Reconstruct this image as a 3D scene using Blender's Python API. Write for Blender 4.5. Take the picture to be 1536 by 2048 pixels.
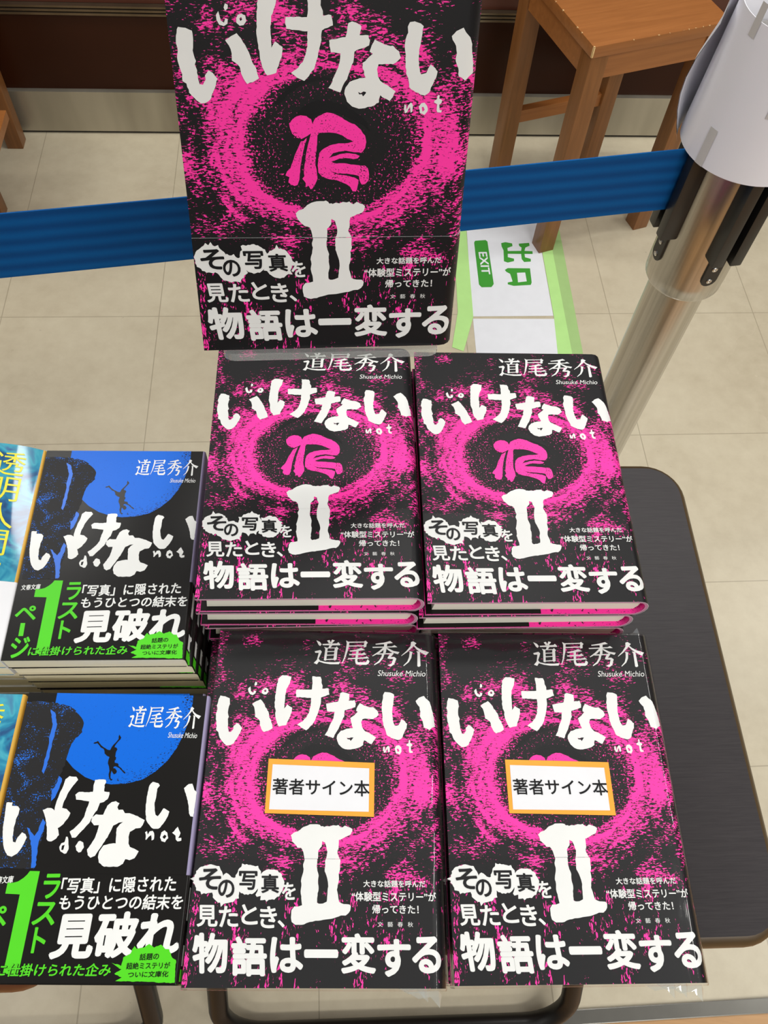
import bpy, bmesh, math, random
from mathutils import Vector, Matrix
from mathutils.geometry import tessellate_polygon
R_ = math.radians
for o in list(bpy.data.objects): bpy.data.objects.remove(o)
scene = bpy.context.scene
COL = scene.collection
# ------------------------------------------------------------------ camera, world, lights, exposure
CAM_H = 1.19
pitch, roll, F_PX = 1.047915, 0.0893485, 1626.2
cd = bpy.data.cameras.new('camera'); cam = bpy.data.objects.new('camera', cd); COL.objects.link(cam)
cd.sensor_fit = 'VERTICAL'; cd.sensor_height = 36.0; cd.sensor_width = 27.0; cd.lens = F_PX * 36.0 / 2048.0
cd.clip_start = 0.01
c_, s_ = math.cos(pitch), math.sin(pitch); cr, sr = math.cos(roll), math.sin(roll)
Xr, Yd, Zf = Vector((1, 0, 0)), Vector((0, -s_, -c_)), Vector((0, c_, -s_))
X = cr * Xr - sr * Yd; Yd = sr * Xr + cr * Yd
cm = Matrix((( X[0], -Yd[0], -Zf[0], 0), (X[1], -Yd[1], -Zf[1], 0), (X[2], -Yd[2], -Zf[2], CAM_H), (0, 0, 0, 1)))
cam.matrix_world = cm
scene.camera = cam
scene.view_settings.view_transform = 'Standard'; scene.view_settings.look = 'None'
scene.view_settings.gamma = 1.0; scene.view_settings.use_curve_mapping = False
scene.view_settings.exposure = -0.50
W = bpy.data.worlds.new('shop_light'); scene.world = W; W.use_nodes = True
# the shop around: pale ceiling overhead, dimmer shelves towards the horizon
_wt = W.node_tree; _tc = _wt.nodes.new('ShaderNodeTexCoord'); _sx = _wt.nodes.new('ShaderNodeSeparateXYZ'); _wr = _wt.nodes.new('ShaderNodeValToRGB')
_wt.links.new(_tc.outputs['Generated'], _sx.inputs[0]); _wt.links.new(_sx.outputs[2], _wr.inputs[0]); _wt.links.new(_wr.outputs[0], _wt.nodes['Background'].inputs[0])
_e = _wr.color_ramp.elements; _e[0].position = 0.0; _e[0].color = (0.13, 0.12, 0.105, 1); _e[1].position = 0.75; _e[1].color = (1.0, 0.985, 0.95, 1); _m = _e.new(0.30); _m.color = (0.26, 0.25, 0.23, 1)
scene.cycles.transparent_max_bounces = 32
_wt.nodes['Background'].inputs[1].default_value = 0.62
def area(name, x, y, z, sx, sy, power, col=(1, 0.985, 0.95), rz=0):
    l = bpy.data.lights.new(name, 'AREA'); l.shape = 'RECTANGLE'; l.size = sx; l.size_y = sy
    l.energy = power; l.color = col
    o = bpy.data.objects.new(name, l); COL.objects.link(o); o.location = (x, y, z); o.rotation_euler = (0, 0, rz)
    return o
YAW = R_(7.32)
for (x, y, p) in [(-1.4, 1.35, 28), (0.50, 1.40, 28), (2.5, 1.85, 26), (-2.0, 0.05, 20), (2.34, 0.36, 26), (-1.6, -1.5, 8), (1.2, -1.5, 50), (2.9, -1.2, 26), (0.9, -3.0, 48), (2.6, -3.0, 36)]:  # the row farthest behind the camera is added fill for the upright book
    area('ceiling_and_fill_lamp', x, y, 2.75, 1.25, 0.3, p, rz=YAW)
# ------------------------------------------------------------------ helpers
def tag(o, label=None, cat=None, group=None, kind=None):
    if label: o['label'] = label
    if cat: o['category'] = cat
    if group: o['group'] = group
    if kind: o['kind'] = kind
    return o
def empty(name, loc=(0, 0, 0), rz=0.0, label=None, cat=None, group=None):
    o = bpy.data.objects.new(name, None); COL.objects.link(o); o.location = loc; o.rotation_euler = (0, 0, rz)
    o.empty_display_size = 0.03
    return tag(o, label, cat, group)
def copy_thing(src, loc, rz, label, group=None, skip=()):
    r = src.copy(); COL.objects.link(r); r.location = loc; r.rotation_euler = (0, 0, rz); r['label'] = label
    if group: r['group'] = group
    for ch in list(src.children):
        if ch.name.split('.')[0] in skip: continue
        c = ch.copy(); COL.objects.link(c); c.parent = r
        for g in list(ch.children):
            d = g.copy(); COL.objects.link(d); d.parent = c
    return r
class MB:
    """collects faces, several materials, into one mesh object"""
    def __init__(s): s.v = []; s.f = []; s.m = []
    def add(s, vs, fs, m=0, M=None):
        b = len(s.v)
        s.v += [tuple(M @ Vector(p)) if M is not None else tuple(p) for p in vs]
        for f in fs: s.f.append([b + i for i in f]); s.m.append(m)
    def box(s, x0, x1, y0, y1, z0, z1, m=0, M=None):
        v = [(x, y, z) for z in (z0, z1) for y in (y0, y1) for x in (x0, x1)]
        s.add(v, [(0, 2, 3, 1), (4, 5, 7, 6), (0, 1, 5, 4), (2, 6, 7, 3), (0, 4, 6, 2), (1, 3, 7, 5)], m, M)
    def prism(s, poly, z0, z1, m=0, M=None, mside=None):
        n = len(poly); v = [(p[0], p[1], z0) for p in poly] + [(p[0], p[1], z1) for p in poly]
        s.add(v, [list(range(n))[::-1], list(range(n, 2 * n))], m, M)
        s.add(v, [(i, (i + 1) % n, n + (i + 1) % n, n + i) for i in range(n)], m if mside is None else mside, M)
    def extrude_y(s, prof, y0, y1, m=0, mside=None, holecap=True):
        """closed profile in xz, extruded along y"""
        n = len(prof); v = [(p[0], y0, p[1]) for p in prof] + [(p[0], y1, p[1]) for p in prof]
        s.add(v, [(i, n + i, n + (i + 1) % n, (i + 1) % n) for i in range(n)], m)
        tri = tessellate_polygon([[Vector((p[0], p[1], 0)) for p in prof]])
        cap = [list(t) for t in tri]
        s.add(v, cap, m if mside is None else mside); s.add(v, [[n + i for i in t] for t in cap], m if mside is None else mside)
    def lathe(s, prof, seg=32, m=0, M=None, cap=True):
        n = len(prof); v = []
        for r, z in prof:
            v += [(r * math.cos(2 * math.pi * k / seg), r * math.sin(2 * math.pi * k / seg), z) for k in range(seg)]
        f = [(i * seg + k, i * seg + (k + 1) % seg, (i + 1) * seg + (k + 1) % seg, (i + 1) * seg + k) for i in range(n - 1) for k in range(seg)]
        if cap: f += [list(range(seg))[::-1], [(n - 1) * seg + k for k in range(seg)]]
        s.add(v, f, m, M)
    def tube(s, path, r, seg=14, m=0, M=None):
        path = [Vector(p) for p in path]; n = len(path); v = []; up = Vector((0.13, 0.31, 0.94))
        for i, p in enumerate(path):
            t = (path[min(i + 1, n - 1)] - path[max(i - 1, 0)]).normalized()
            a = t.cross(up)
            if a.length < 1e-3: a = t.cross(Vector((1, 0, 0)))
            a.normalize(); b = a.cross(t); up = b if i else up
            b = a.cross(t)
            v += [p + r * (math.cos(2 * math.pi * k / seg) * a + math.sin(2 * math.pi * k / seg) * b) for k in range(seg)]
            up = b
        f = [(i * seg + k, i * seg + (k + 1) % seg, (i + 1) * seg + (k + 1) % seg, (i + 1) * seg + k) for i in range(n - 1) for k in range(seg)]
        f += [list(range(seg))[::-1], [(n - 1) * seg + k for k in range(seg)]]
        s.add(v, f, m, M)
    def bm(s, bmesh_, m=0):
        bmesh_.verts.ensure_lookup_table()
        bmesh_.verts.index_update()
        s.add([tuple(v.co) for v in bmesh_.verts], [[v.index for v in f.verts] for f in bmesh_.faces], m)
    def build(s, name, mats, parent=None, smooth=None, bevel=None):
        me = bpy.data.meshes.new(name); me.from_pydata(s.v, [], s.f)
        for m in (mats if isinstance(mats, (list, tuple)) else [mats]): me.materials.append(m)
        for p, mi in zip(me.polygons, s.m): p.material_index = mi
        bmx = bmesh.new(); bmx.from_mesh(me)
        if bevel:
            bmesh.ops.remove_doubles(bmx, verts=bmx.verts, dist=1e-6)
            bmesh.ops.recalc_face_normals(bmx, faces=bmx.faces)
            es = [e for e in bmx.edges if len(e.link_faces) == 2 and e.calc_face_angle(0) > 0.6]
            bmesh.ops.bevel(bmx, geom=es, offset=bevel, segments=2, profile=0.6, affect='EDGES', clamp_overlap=True)
        else:
            bmesh.ops.recalc_face_normals(bmx, faces=bmx.faces)
        bmx.to_mesh(me); bmx.free()
        if smooth:
            me.polygons.foreach_set('use_smooth', [True] * len(me.polygons)); me.set_sharp_from_angle(angle=R_(smooth))
        o = bpy.data.objects.new(name, me); COL.objects.link(o)
        if parent is not None: o.parent = parent
        return o
# ------------------------------------------------------------------ node helpers
def lin(r, g, b):
    f = lambda c: (c / 255 / 12.92) if c / 255 <= 0.04045 else ((c / 255 + 0.055) / 1.055) ** 2.4
    return (f(r), f(g), f(b), 1)
class NT:
    def __init__(s, name):
        s.mat = bpy.data.materials.new(name); s.mat.use_nodes = True; s.t = s.mat.node_tree; s.p = s.t.nodes['Principled BSDF']
        s.out = s.t.nodes['Material Output']
    def n(s, typ, **k):
        x = s.t.nodes.new(typ)
        for a, b in k.items(): setattr(x, a, b)
        return x
    def l(s, a, b): s.t.links.new(a, b)
    def put(s, sock, v):
        if hasattr(v, 'is_linked') or hasattr(v, 'node'): s.l(v, sock)
        else: sock.default_value = v
    def math(s, op, a, b=None, c=None, clamp=False):
        x = s.n('ShaderNodeMath', operation=op, use_clamp=clamp); s.put(x.inputs[0], a)
        if b is not None: s.put(x.inputs[1], b)
        if c is not None: s.put(x.inputs[2], c)
        return x.outputs[0]
    def coord(s, kind='Object'): return s.n('ShaderNodeTexCoord').outputs[kind]
    def mapping(s, vec, scale=(1, 1, 1), rot=(0, 0, 0), loc=(0, 0, 0)):
        x = s.n('ShaderNodeMapping'); s.l(vec, x.inputs[0]); x.inputs['Scale'].default_value = scale
        x.inputs['Rotation'].default_value = rot; x.inputs['Location'].default_value = loc; return x.outputs[0]
    def noise(s, vec, scale, detail=2.0, rough=0.5, dist=0.0):
        x = s.n('ShaderNodeTexNoise'); s.l(vec, x.inputs['Vector']); x.inputs['Scale'].default_value = scale
        x.inputs['Detail'].default_value = detail; x.inputs['Roughness'].default_value = rough; x.inputs['Distortion'].default_value = dist
        return x.outputs['Fac']
    def ramp(s, fac, stops, interp='LINEAR'):
        x = s.n('ShaderNodeValToRGB'); s.l(fac, x.inputs[0]); x.color_ramp.interpolation = interp
        e = x.color_ramp.elements
        while len(e) < len(stops): e.new(0.5)
        for k, (p, c) in enumerate(stops):
            e[k].position = p; e[k].color = c if hasattr(c, '__len__') else (c, c, c, 1)
        return x.outputs[0]
    def mix(s, fac, a, b, blend='MIX'):
        x = s.n('ShaderNodeMix', data_type='RGBA', blend_type=blend); s.put(x.inputs[0], fac); s.put(x.inputs[6], a); s.put(x.inputs[7], b)
        return x.outputs[2]
    def bump(s, h, strength=0.3, dist=0.001):
        x = s.n('ShaderNodeBump'); x.inputs['Strength'].default_value = strength; x.inputs['Distance'].default_value = dist
        s.l(h, x.inputs['Height']); s.l(x.outputs[0], s.p.inputs['Normal'])
    def set(s, **k):
        for a, v in k.items(): s.put(s.p.inputs[a.replace('_', ' ')], v)
        return s
def plain(name, col, rough=0.5, metal=0.0, spec=0.5, var=0.05, vs=40.0, coat=0.0):
    m = NT(name); nz = m.noise(m.coord(), vs, 3)
    a = tuple(c * (1 - var) for c in col[:3]) + (1,); b = tuple(min(1, c * (1 + var)) for c in col[:3]) + (1,)
    m.l(m.ramp(nz, [(0.3, a), (0.7, b)]), m.p.inputs['Base Color'])
    m.set(Roughness=rough, Metallic=metal); m.p.inputs['Specular IOR Level'].default_value = spec
    m.p.inputs['Coat Weight'].default_value = coat
    return m.mat
# ------------------------------------------------------------------ materials
WHITE = plain('white_ink', (0.775, 0.785, 0.765, 1), 0.42, var=0.02)
BLACK = plain('black_ink', (0.008, 0.008, 0.009, 1), 0.42, spec=0.2)
EDGE = plain('jacket_paper_edge', lin(206, 142, 172), 0.6)
PINK = lin(255, 56, 166)
def art_material(name, rough, grain):
    m = NT(name); co = m.coord(); sp = m.n('ShaderNodeSeparateXYZ'); m.l(co, sp.inputs[0]); x, y = sp.outputs[0], sp.outputs[1]
    # slow warp of the plane
    wz = m.noise(m.mapping(co, (1, 1, 0)), 34, 2)
    wv = m.math('MULTIPLY', m.math('SUBTRACT', wz, 0.5), 0.26)
    qx = m.math('DIVIDE', m.math('SUBTRACT', x, 0.0015), 0.0455); qy = m.math('DIVIDE', m.math('SUBTRACT', y, 0.0075), 0.0350)
    r = m.math('SQRT', m.math('ADD', m.math('MULTIPLY', qx, qx), m.math('MULTIPLY', qy, qy)))
    r = m.math('ADD', r, wv)
    dens = m.ramp(m.math('DIVIDE', r, 3.0), [(0.0, 0.02), (0.155, 0.03), (0.20, 0.20), (0.26, 0.29), (0.285, 0.46), (0.325, 0.90), (0.345, 0.82), (0.385, 0.64), (0.45, 0.56), (0.52, 0.46), (0.62, 0.35), (1.0, 0.22)])
    # brush marks that run round the ring
    cs = m.n('ShaderNodeCombineXYZ'); rr = m.math('MAXIMUM', r, 0.05)
    m.l(m.math('MULTIPLY', m.math('DIVIDE', qx, rr), 1.5), cs.inputs[0]); m.l(m.math('MULTIPLY', m.math('DIVIDE', qy, rr), 1.5), cs.inputs[1]); m.l(m.math('MULTIPLY', r, 10.0), cs.inputs[2])
    brush = m.noise(cs.outputs[0], 1.0, 3, 0.65, 0.2)
    dens = m.math('MULTIPLY', dens, m.math('ADD', 1.0, m.math('MULTIPLY', m.math('SUBTRACT', brush, 0.5), 1.9)))
    dens = m.math('MULTIPLY', dens, m.math('ADD', 0.74, m.math('MULTIPLY', m.math('DIVIDE', m.math('ABSOLUTE', qx), rr), 0.28)))
    # patches of bare black and of thick ink
    big = m.noise(m.mapping(co, (1, 1, 0), (0, 0, R_(35))), 46, 2, 0.6)
    far = m.math('MULTIPLY', m.math('SUBTRACT', r, 0.9, clamp=True), 1.5, clamp=True)
    dens = m.math('ADD', dens, m.math('MULTIPLY', m.math('MULTIPLY', m.math('SUBTRACT', big, 0.53), far), 2.2))
    # fine strokes, two families, and streaks running down the foot of the cover
    a = m.noise(m.mapping(co, (380, 1250, 0), (0, 0, R_(-40))), 1.0, 3, 0.6, 0.5)
    b = m.noise(m.mapping(co, (1350, 600, 0), (0, 0, R_(-28))), 1.0, 2, 0.55, 0.4)
    iso = m.noise(m.mapping(co, (900, 900, 0)), 1.0, 3, 0.6)
    sel = m.math('MULTIPLY', m.math('SUBTRACT', r, 0.70, clamp=True), 4.0, clamp=True)
    st = m.math('ADD', m.math('MULTIPLY', a, 0.75), m.math('MULTIPLY', iso, 0.25))
    tex = m.math('ADD', m.math('MULTIPLY', st, sel), m.math('MULTIPLY', iso, m.math('SUBTRACT', 1.0, sel)))
    foot = m.math('MULTIPLY', m.math('SUBTRACT', -0.040, y, clamp=True), 60.0, clamp=True)
    dn = m.noise(m.mapping(co, (900, 320, 0), (0, 0, R_(8))), 1.0, 2, 0.6, 0.8)
    tex = m.math('ADD', m.math('MULTIPLY', dn, foot), m.math('MULTIPLY', tex, m.math('SUBTRACT', 1.0, foot)))
    col1 = m.noise(m.mapping(co, (150, 22, 0), (0, 0, R_(6))), 1.0, 2, 0.6, 0.5)
    dens = m.math('ADD', dens, m.math('MULTIPLY', foot, m.math('MULTIPLY', m.math('SUBTRACT', col1, 0.575), 2.4)))
    thr = m.math('SUBTRACT', tex, m.math('SUBTRACT', 0.685, m.math('MULTIPLY', dens, 0.36)))
    fac = m.math('MULTIPLY', thr, 26.0, clamp=True)
    m.l(m.mix(fac, (0.0085, 0.0085, 0.0095, 1), PINK), m.p.inputs['Base Color'])
    m.set(Roughness=rough); m.p.inputs['Specular IOR Level'].default_value = 0.22
    m.bump(m.noise(m.mapping(co, (1, 1, 0)), 1600, 2), grain, 0.0002)
    return m.mat
ART = art_material('pink_and_black_jacket_print', 0.46, 0.10)
ART_BAND = art_material('pink_and_black_band_print', 0.40, 0.04)
def speckle(name, base, ink, scale, thr, slow=0.25):
    m = NT(name); co = m.coord(); n1 = m.noise(m.mapping(co, (1, 1, 0)), scale, 2, 0.6); n2 = m.noise(m.mapping(co, (1, 1, 0)), scale / 14, 2, 0.6, 0.6)
    f = m.math('MULTIPLY', m.math('SUBTRACT', m.math('ADD', m.math('MULTIPLY', n1, 1 - slow), m.math('MULTIPLY', n2, slow)), thr), 26, clamp=True)
    m.l(m.mix(f, base, ink), m.p.inputs['Base Color']); m.set(Roughness=0.42); m.p.inputs['Specular IOR Level'].default_value = 0.22; return m.mat
LINING = speckle('pink_scratched_lining', PINK, (0.01, 0.01, 0.012, 1), 420, 0.57)
GLYPH = speckle('pink_speckled_ink', PINK, (0.01, 0.01, 0.012, 1), 1300, 0.585)
BLUE_C = lin(0, 100, 212)
CLIFF = speckle('black_ink_blue_specks', (0.010, 0.010, 0.011, 1), lin(20, 110, 220), 1300, 0.575, 0.45)
def moon_material():
    m = NT('blue_disc_print'); co = m.coord(); sp = m.n('ShaderNodeSeparateXYZ'); m.l(co, sp.inputs[0])
    qx = m.math('SUBTRACT', sp.outputs[0], 0.006); qy = m.math('SUBTRACT', sp.outputs[1], 0.060)
    r = m.math('DIVIDE', m.math('SQRT', m.math('ADD', m.math('MULTIPLY', qx, qx), m.math('MULTIPLY', qy, qy))), 0.038)
    right = m.math('MULTIPLY', m.math('ADD', m.math('ADD', qx, m.math('MULTIPLY', qy, -0.5)), 0.0), 40, clamp=True)
    nz = m.noise(m.mapping(co, (700, 1500, 0), (0, 0, R_(-40))), 1.0, 2, 0.6, 0.5)
    d = m.math('MULTIPLY', m.math('MULTIPLY', m.math('SUBTRACT', r, 0.70, clamp=True), 0.55), right)
    f = m.math('MULTIPLY', m.math('SUBTRACT', m.math('ADD', nz, d), 0.69), 26, clamp=True)
    m.l(m.mix(f, BLUE_C, (0.010, 0.010, 0.011, 1)), m.p.inputs['Base Color']); m.set(Roughness=0.32); m.p.inputs['Specular IOR Level'].default_value = 0.2; return m.mat
MOON = moon_material()
BLUE = plain('blue_ink', BLUE_C, 0.36, var=0.02)
GREEN = plain('green_ink', lin(80, 206, 30), 0.38, var=0.02, spec=0.25)
RED = plain('red_ink', lin(225, 60, 60), 0.4)
YELLOW = plain('yellow_ink', lin(222, 216, 44), 0.3, var=0.03)
LAVENDER = plain('lavender_paper', lin(140, 132, 165), 0.4, var=0.03)
BUNKO_BLACK = plain('gloss_black_print', (0.0075, 0.0068, 0.0062, 1), 0.26, spec=0.2)
PAPER_WHITE = plain('white_paper', (0.77, 0.775, 0.80, 1), 0.55, var=0.02)
ORANGE = plain('orange_border_print', lin(245, 165, 40), 0.5, var=0.03)
OCHRE = plain('ochre_print', lin(205, 160, 60), 0.4, var=0.06)
def pages(name, a, b, scale):
    m = NT(name); co = m.coord(); nz = m.noise(m.mapping(co, (6, 6, scale)), 1.0, 3, 0.7)
    m.l(m.ramp(nz, [(0.35, a), (0.65, b)]), m.p.inputs['Base Color']); m.set(Roughness=0.8); m.bump(nz, 0.3, 0.0004); return m.mat
PAGES = pages('page_edges', lin(226, 224, 206), lin(240, 239, 222), 2600)
PAGES_B = pages('cream_page_edges', lin(226, 217, 188), lin(245, 239, 216), 3000)
def film_material():
    m = NT('clear_shrink_film'); t = m.t; t.nodes.remove(m.p)
    co = m.coord(); nz = m.noise(m.mapping(co, (1, 1, 1), (0, 0, R_(20))), 26, 2, 0.5, 0.4); nz2 = m.noise(m.mapping(co, (1, 0.25, 1), (0, 0, R_(-35))), 150, 2, 0.6)
    h = m.math('ADD', nz, m.math('MULTIPLY', nz2, 0.14))
    bp_ = m.n('ShaderNodeBump'); bp_.inputs['Strength'].default_value = 0.22; bp_.inputs['Distance'].default_value = 0.004; m.l(h, bp_.inputs['Height'])
    g = m.n('ShaderNodeBsdfGlossy'); g.inputs['Roughness'].default_value = 0.06; m.l(bp_.outputs[0], g.inputs['Normal'])
    tr = m.n('ShaderNodeBsdfTransparent'); fr = m.n('ShaderNodeLayerWeight'); fr.inputs[0].default_value = 0.5; m.l(bp_.outputs[0], fr.inputs['Normal'])
    mx = m.n('ShaderNodeMixShader'); m.l(m.math('ADD', m.math('MULTIPLY', m.math('POWER', fr.outputs['Facing'], 5.0), 0.9), 0.035), mx.inputs[0]); m.l(tr.outputs[0], mx.inputs[1]); m.l(g.outputs[0], mx.inputs[2]); m.l(mx.outputs[0], m.out.inputs[0])
    return m.mat
FILM = film_material()
def acrylic_material():
    m = NT('clear_acrylic'); m.t.nodes.remove(m.p)
    g = m.n('ShaderNodeBsdfGlossy'); g.inputs['Roughness'].default_value = 0.03
    tr = m.n('ShaderNodeBsdfTransparent'); tr.inputs[0].default_value = (0.86, 0.89, 0.87, 1)
    fr = m.n('ShaderNodeLayerWeight'); fr.inputs[0].default_value = 0.5
    df = m.n('ShaderNodeBsdfDiffuse'); df.inputs[0].default_value = (0.85, 0.87, 0.85, 1); mz = m.n('ShaderNodeMixShader'); mz.inputs[0].default_value = 0.22; m.l(tr.outputs[0], mz.inputs[1]); m.l(df.outputs[0], mz.inputs[2])
    mx = m.n('ShaderNodeMixShader'); m.l(m.math('ADD', m.math('MULTIPLY', m.math('POWER', fr.outputs['Facing'], 4.0), 0.7), 0.08), mx.inputs[0]); m.l(mz.outputs[0], mx.inputs[1]); m.l(g.outputs[0], mx.inputs[2]); m.l(mx.outputs[0], m.out.inputs[0])
    return m.mat
ACRYLIC = acrylic_material()
def teal_material():
    m = NT('teal_painted_cover'); co = m.coord()
    n1 = m.noise(m.mapping(co, (1, 1, 0)), 42, 3, 0.55, 1.2)
    m.l(m.ramp(n1, [(0.28, lin(22, 34, 70)), (0.42, lin(36, 84, 130)), (0.52, lin(38, 130, 165)), (0.62, lin(70, 165, 185)), (0.74, lin(70, 80, 140))]), m.p.inputs['Base Color'])
    m.set(Roughness=0.08); return m.mat
TEAL = teal_material()
def wood(name, a, b, scale, rough=0.42, stretch=(1, 14, 14), rotz=0.0, spec=0.5):
    m = NT(name); co = m.coord(); nz = m.noise(m.mapping(co, stretch, (0, 0, rotz)), scale, 4, 0.6, 0.6)
    m.l(m.ramp(nz, [(0.3, a), (0.7, b)]), m.p.inputs['Base Color']); m.set(Roughness=rough); m.p.inputs['Specular IOR Level'].default_value = spec
    m.bump(nz, 0.06, 0.0006); return m.mat
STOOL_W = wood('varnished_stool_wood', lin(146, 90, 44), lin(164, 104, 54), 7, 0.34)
STOOL_SHADED = wood('varnished_stool_wood_shaded_upright', lin(118, 74, 36), lin(138, 89, 46), 7, 0.38, (14, 14, 1))  # same wood, upright grain, with the shade on the legs put into its colour
CHIP = plain('bare_chipped_wood', lin(228, 196, 140), 0.7)
TABLE_TOP = wood('dark_laminate', lin(40, 36, 38), lin(52, 48, 49), 16, 0.40, (3, 60, 1), spec=0.28)
TABLE_EDGE = plain('dark_brown_edging', lin(72, 56, 34), 0.4)
LEFT_TOP = wood('brown_laminate', lin(78, 44, 24), lin(104, 62, 36), 10, 0.35, (3, 40, 1))
BLACK_TUBE = plain('black_enamel_tube', (0.010, 0.009, 0.008, 1), 0.34, spec=0.35)
STEEL = NT('brushed_steel'); _n = STEEL.noise(STEEL.mapping(STEEL.coord(), (220, 220, 3)), 1.0, 3, 0.6)
STEEL.l(STEEL.ramp(_n, [(0.3, lin(176, 172, 164)), (0.7, lin(206, 202, 194))]), STEEL.p.inputs['Base Color']); STEEL.set(Metallic=1.0, Roughness=0.27); STEEL.p.inputs['Anisotropic'].default_value = 0.5; STEEL = STEEL.mat
BLACK_PLASTIC = plain('black_plastic', (0.012, 0.012, 0.012, 1), 0.36)
SCREW = plain('screw_steel', (0.72, 0.71, 0.68, 1), 0.3, metal=1.0)
def belt_material():
    m = NT('blue_woven_belt'); co = m.coord(); sp = m.n('ShaderNodeSeparateXYZ'); m.l(co, sp.inputs[0])
    wv = m.n('ShaderNodeTexWave', wave_type='BANDS', bands_direction='Z'); m.l(co, wv.inputs['Vector']); wv.inputs['Scale'].default_value = 27.0
    wv.inputs['Distortion'].default_value = 0.4; wv.inputs['Detail'].default_value = 1.0
    tw = m.noise(m.mapping(co, (700, 700, 2200), (0, R_(30), 0)), 1.0, 2)
    f = m.math('ADD', m.math('MULTIPLY', wv.outputs['Fac'], 0.65), m.math('MULTIPLY', tw, 0.35))
    m.l(m.ramp(f, [(0.1, lin(0, 68, 130)), (0.9, lin(0, 90, 158))]), m.p.inputs['Base Color']); m.set(Roughness=0.75); m.p.inputs['Specular IOR Level'].default_value = 0.2
    m.bump(f, 0.3, 0.0006); return m.mat
BELT = belt_material()
CONE_PAPER = plain('white_copier_paper', (0.86, 0.86, 0.915, 1), 0.6, var=0.015, vs=12)
TAPE = plain('sticky_tape', (0.60, 0.58, 0.56, 1), 0.35)
SIGN_WHITE = plain('laminated_white_sheet', (0.74, 0.76, 0.80, 1), 0.32, var=0.02)
SIGN_TAPE = plain('pale_green_tape', lin(176, 222, 138), 0.45, var=0.03)
SIGN_TAPE2 = plain('olive_green_tape', lin(158, 192, 124), 0.45, var=0.03)
SIGN_GREEN = plain('exit_green', lin(62, 150, 52), 0.4, var=0.03)
PITCH = 0.2955
def floor_material():
    m = NT('beige_vinyl_tiles'); co = m.coord(); q = m.mapping(co, (1, 1, 1), (0, 0, -YAW)); sp = m.n('ShaderNodeSeparateXYZ'); m.l(q, sp.inputs[0])
    def line(s, off):
        d = m.math('ABSOLUTE', m.math('SUBTRACT', m.math('FRACT', m.math('DIVIDE', m.math('ADD', s, 20 * PITCH - off + PITCH / 2), PITCH)), 0.5))
        return m.math('LESS_THAN', d, 0.0030)
    ln = m.math('MAXIMUM', line(sp.outputs[0], 0.5615), line(sp.outputs[1], 0.830))
    n1 = m.noise(co, 3.2, 4, 0.6); n2 = m.noise(co, 38, 4, 0.65)
    nz = m.math('ADD', m.math('MULTIPLY', n1, 0.6), m.math('MULTIPLY', n2, 0.4))
    base = m.ramp(nz, [(0.32, lin(180, 169, 145)), (0.5, lin(192, 182, 158)), (0.68, lin(201, 192, 168))])
    wn = m.n('ShaderNodeTexWhiteNoise'); fl = m.n('ShaderNodeVectorMath', operation='FLOOR'); sc = m.mapping(q, (1 / PITCH, 1 / PITCH, 0), loc=(-0.5615 / PITCH, -0.830 / PITCH, 0)); m.l(sc, fl.inputs[0]); m.l(fl.outputs[0], wn.inputs['Vector'])
    base = m.mix(m.math('MULTIPLY', wn.outputs['Value'], 0.10), base, lin(176, 160, 132))
    spk = m.math('MULTIPLY', m.math('SUBTRACT', m.noise(m.mapping(co, (1, 2.2, 1)), 55, 2), 0.76), 30, clamp=True)
    base = m.mix(m.math('MULTIPLY', spk, 0.5), base, lin(120, 108, 90))
    m.l(m.mix(m.math('MULTIPLY', ln, 0.42), base, lin(112, 100, 80)), m.p.inputs['Base Color'])
    m.set(Roughness=m.ramp(n1, [(0.3, 0.24), (0.7, 0.38)])); m.bump(n2, 0.05, 0.002); return m.mat
FLOOR = floor_material()
WALL_PANEL = plain('dark_brown_panel', lin(54, 24, 9), 0.34, spec=0.2, var=0.10, vs=6)
WALL_UPPER = plain('reddish_brown_panel', lin(84, 44, 32), 0.38, var=0.08, vs=6)
RAIL = plain('worn_metal_rail', lin(120, 104, 84), 0.32, metal=0.85, var=0.15, vs=20)
SKIRT = NT('steel_skirting'); _n = SKIRT.noise(SKIRT.mapping(SKIRT.coord(), (9, 9, 1.5)), 1.0, 3, 0.6)
SKIRT.l(SKIRT.ramp(_n, [(0.3, lin(150, 143, 128)), (0.7, lin(190, 184, 168))]), SKIRT.p.inputs['Base Color']); SKIRT.set(Metallic=0.75, Roughness=0.38); SKIRT = SKIRT.mat
WOOD_FLOOR = wood('tan_wood_floor', lin(168, 126, 80), lin(192, 148, 98), 5, 0.35, (2, 18, 1), -YAW)
STRIP = plain('grey_metal_strip', lin(104, 102, 96), 0.28, metal=0.6)
GAP_SHADE = plain('gap_shade_fill', (0.012, 0.01, 0.008, 1), 0.8)  # near-black colour stands in for the shade inside the wall gaps
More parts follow.
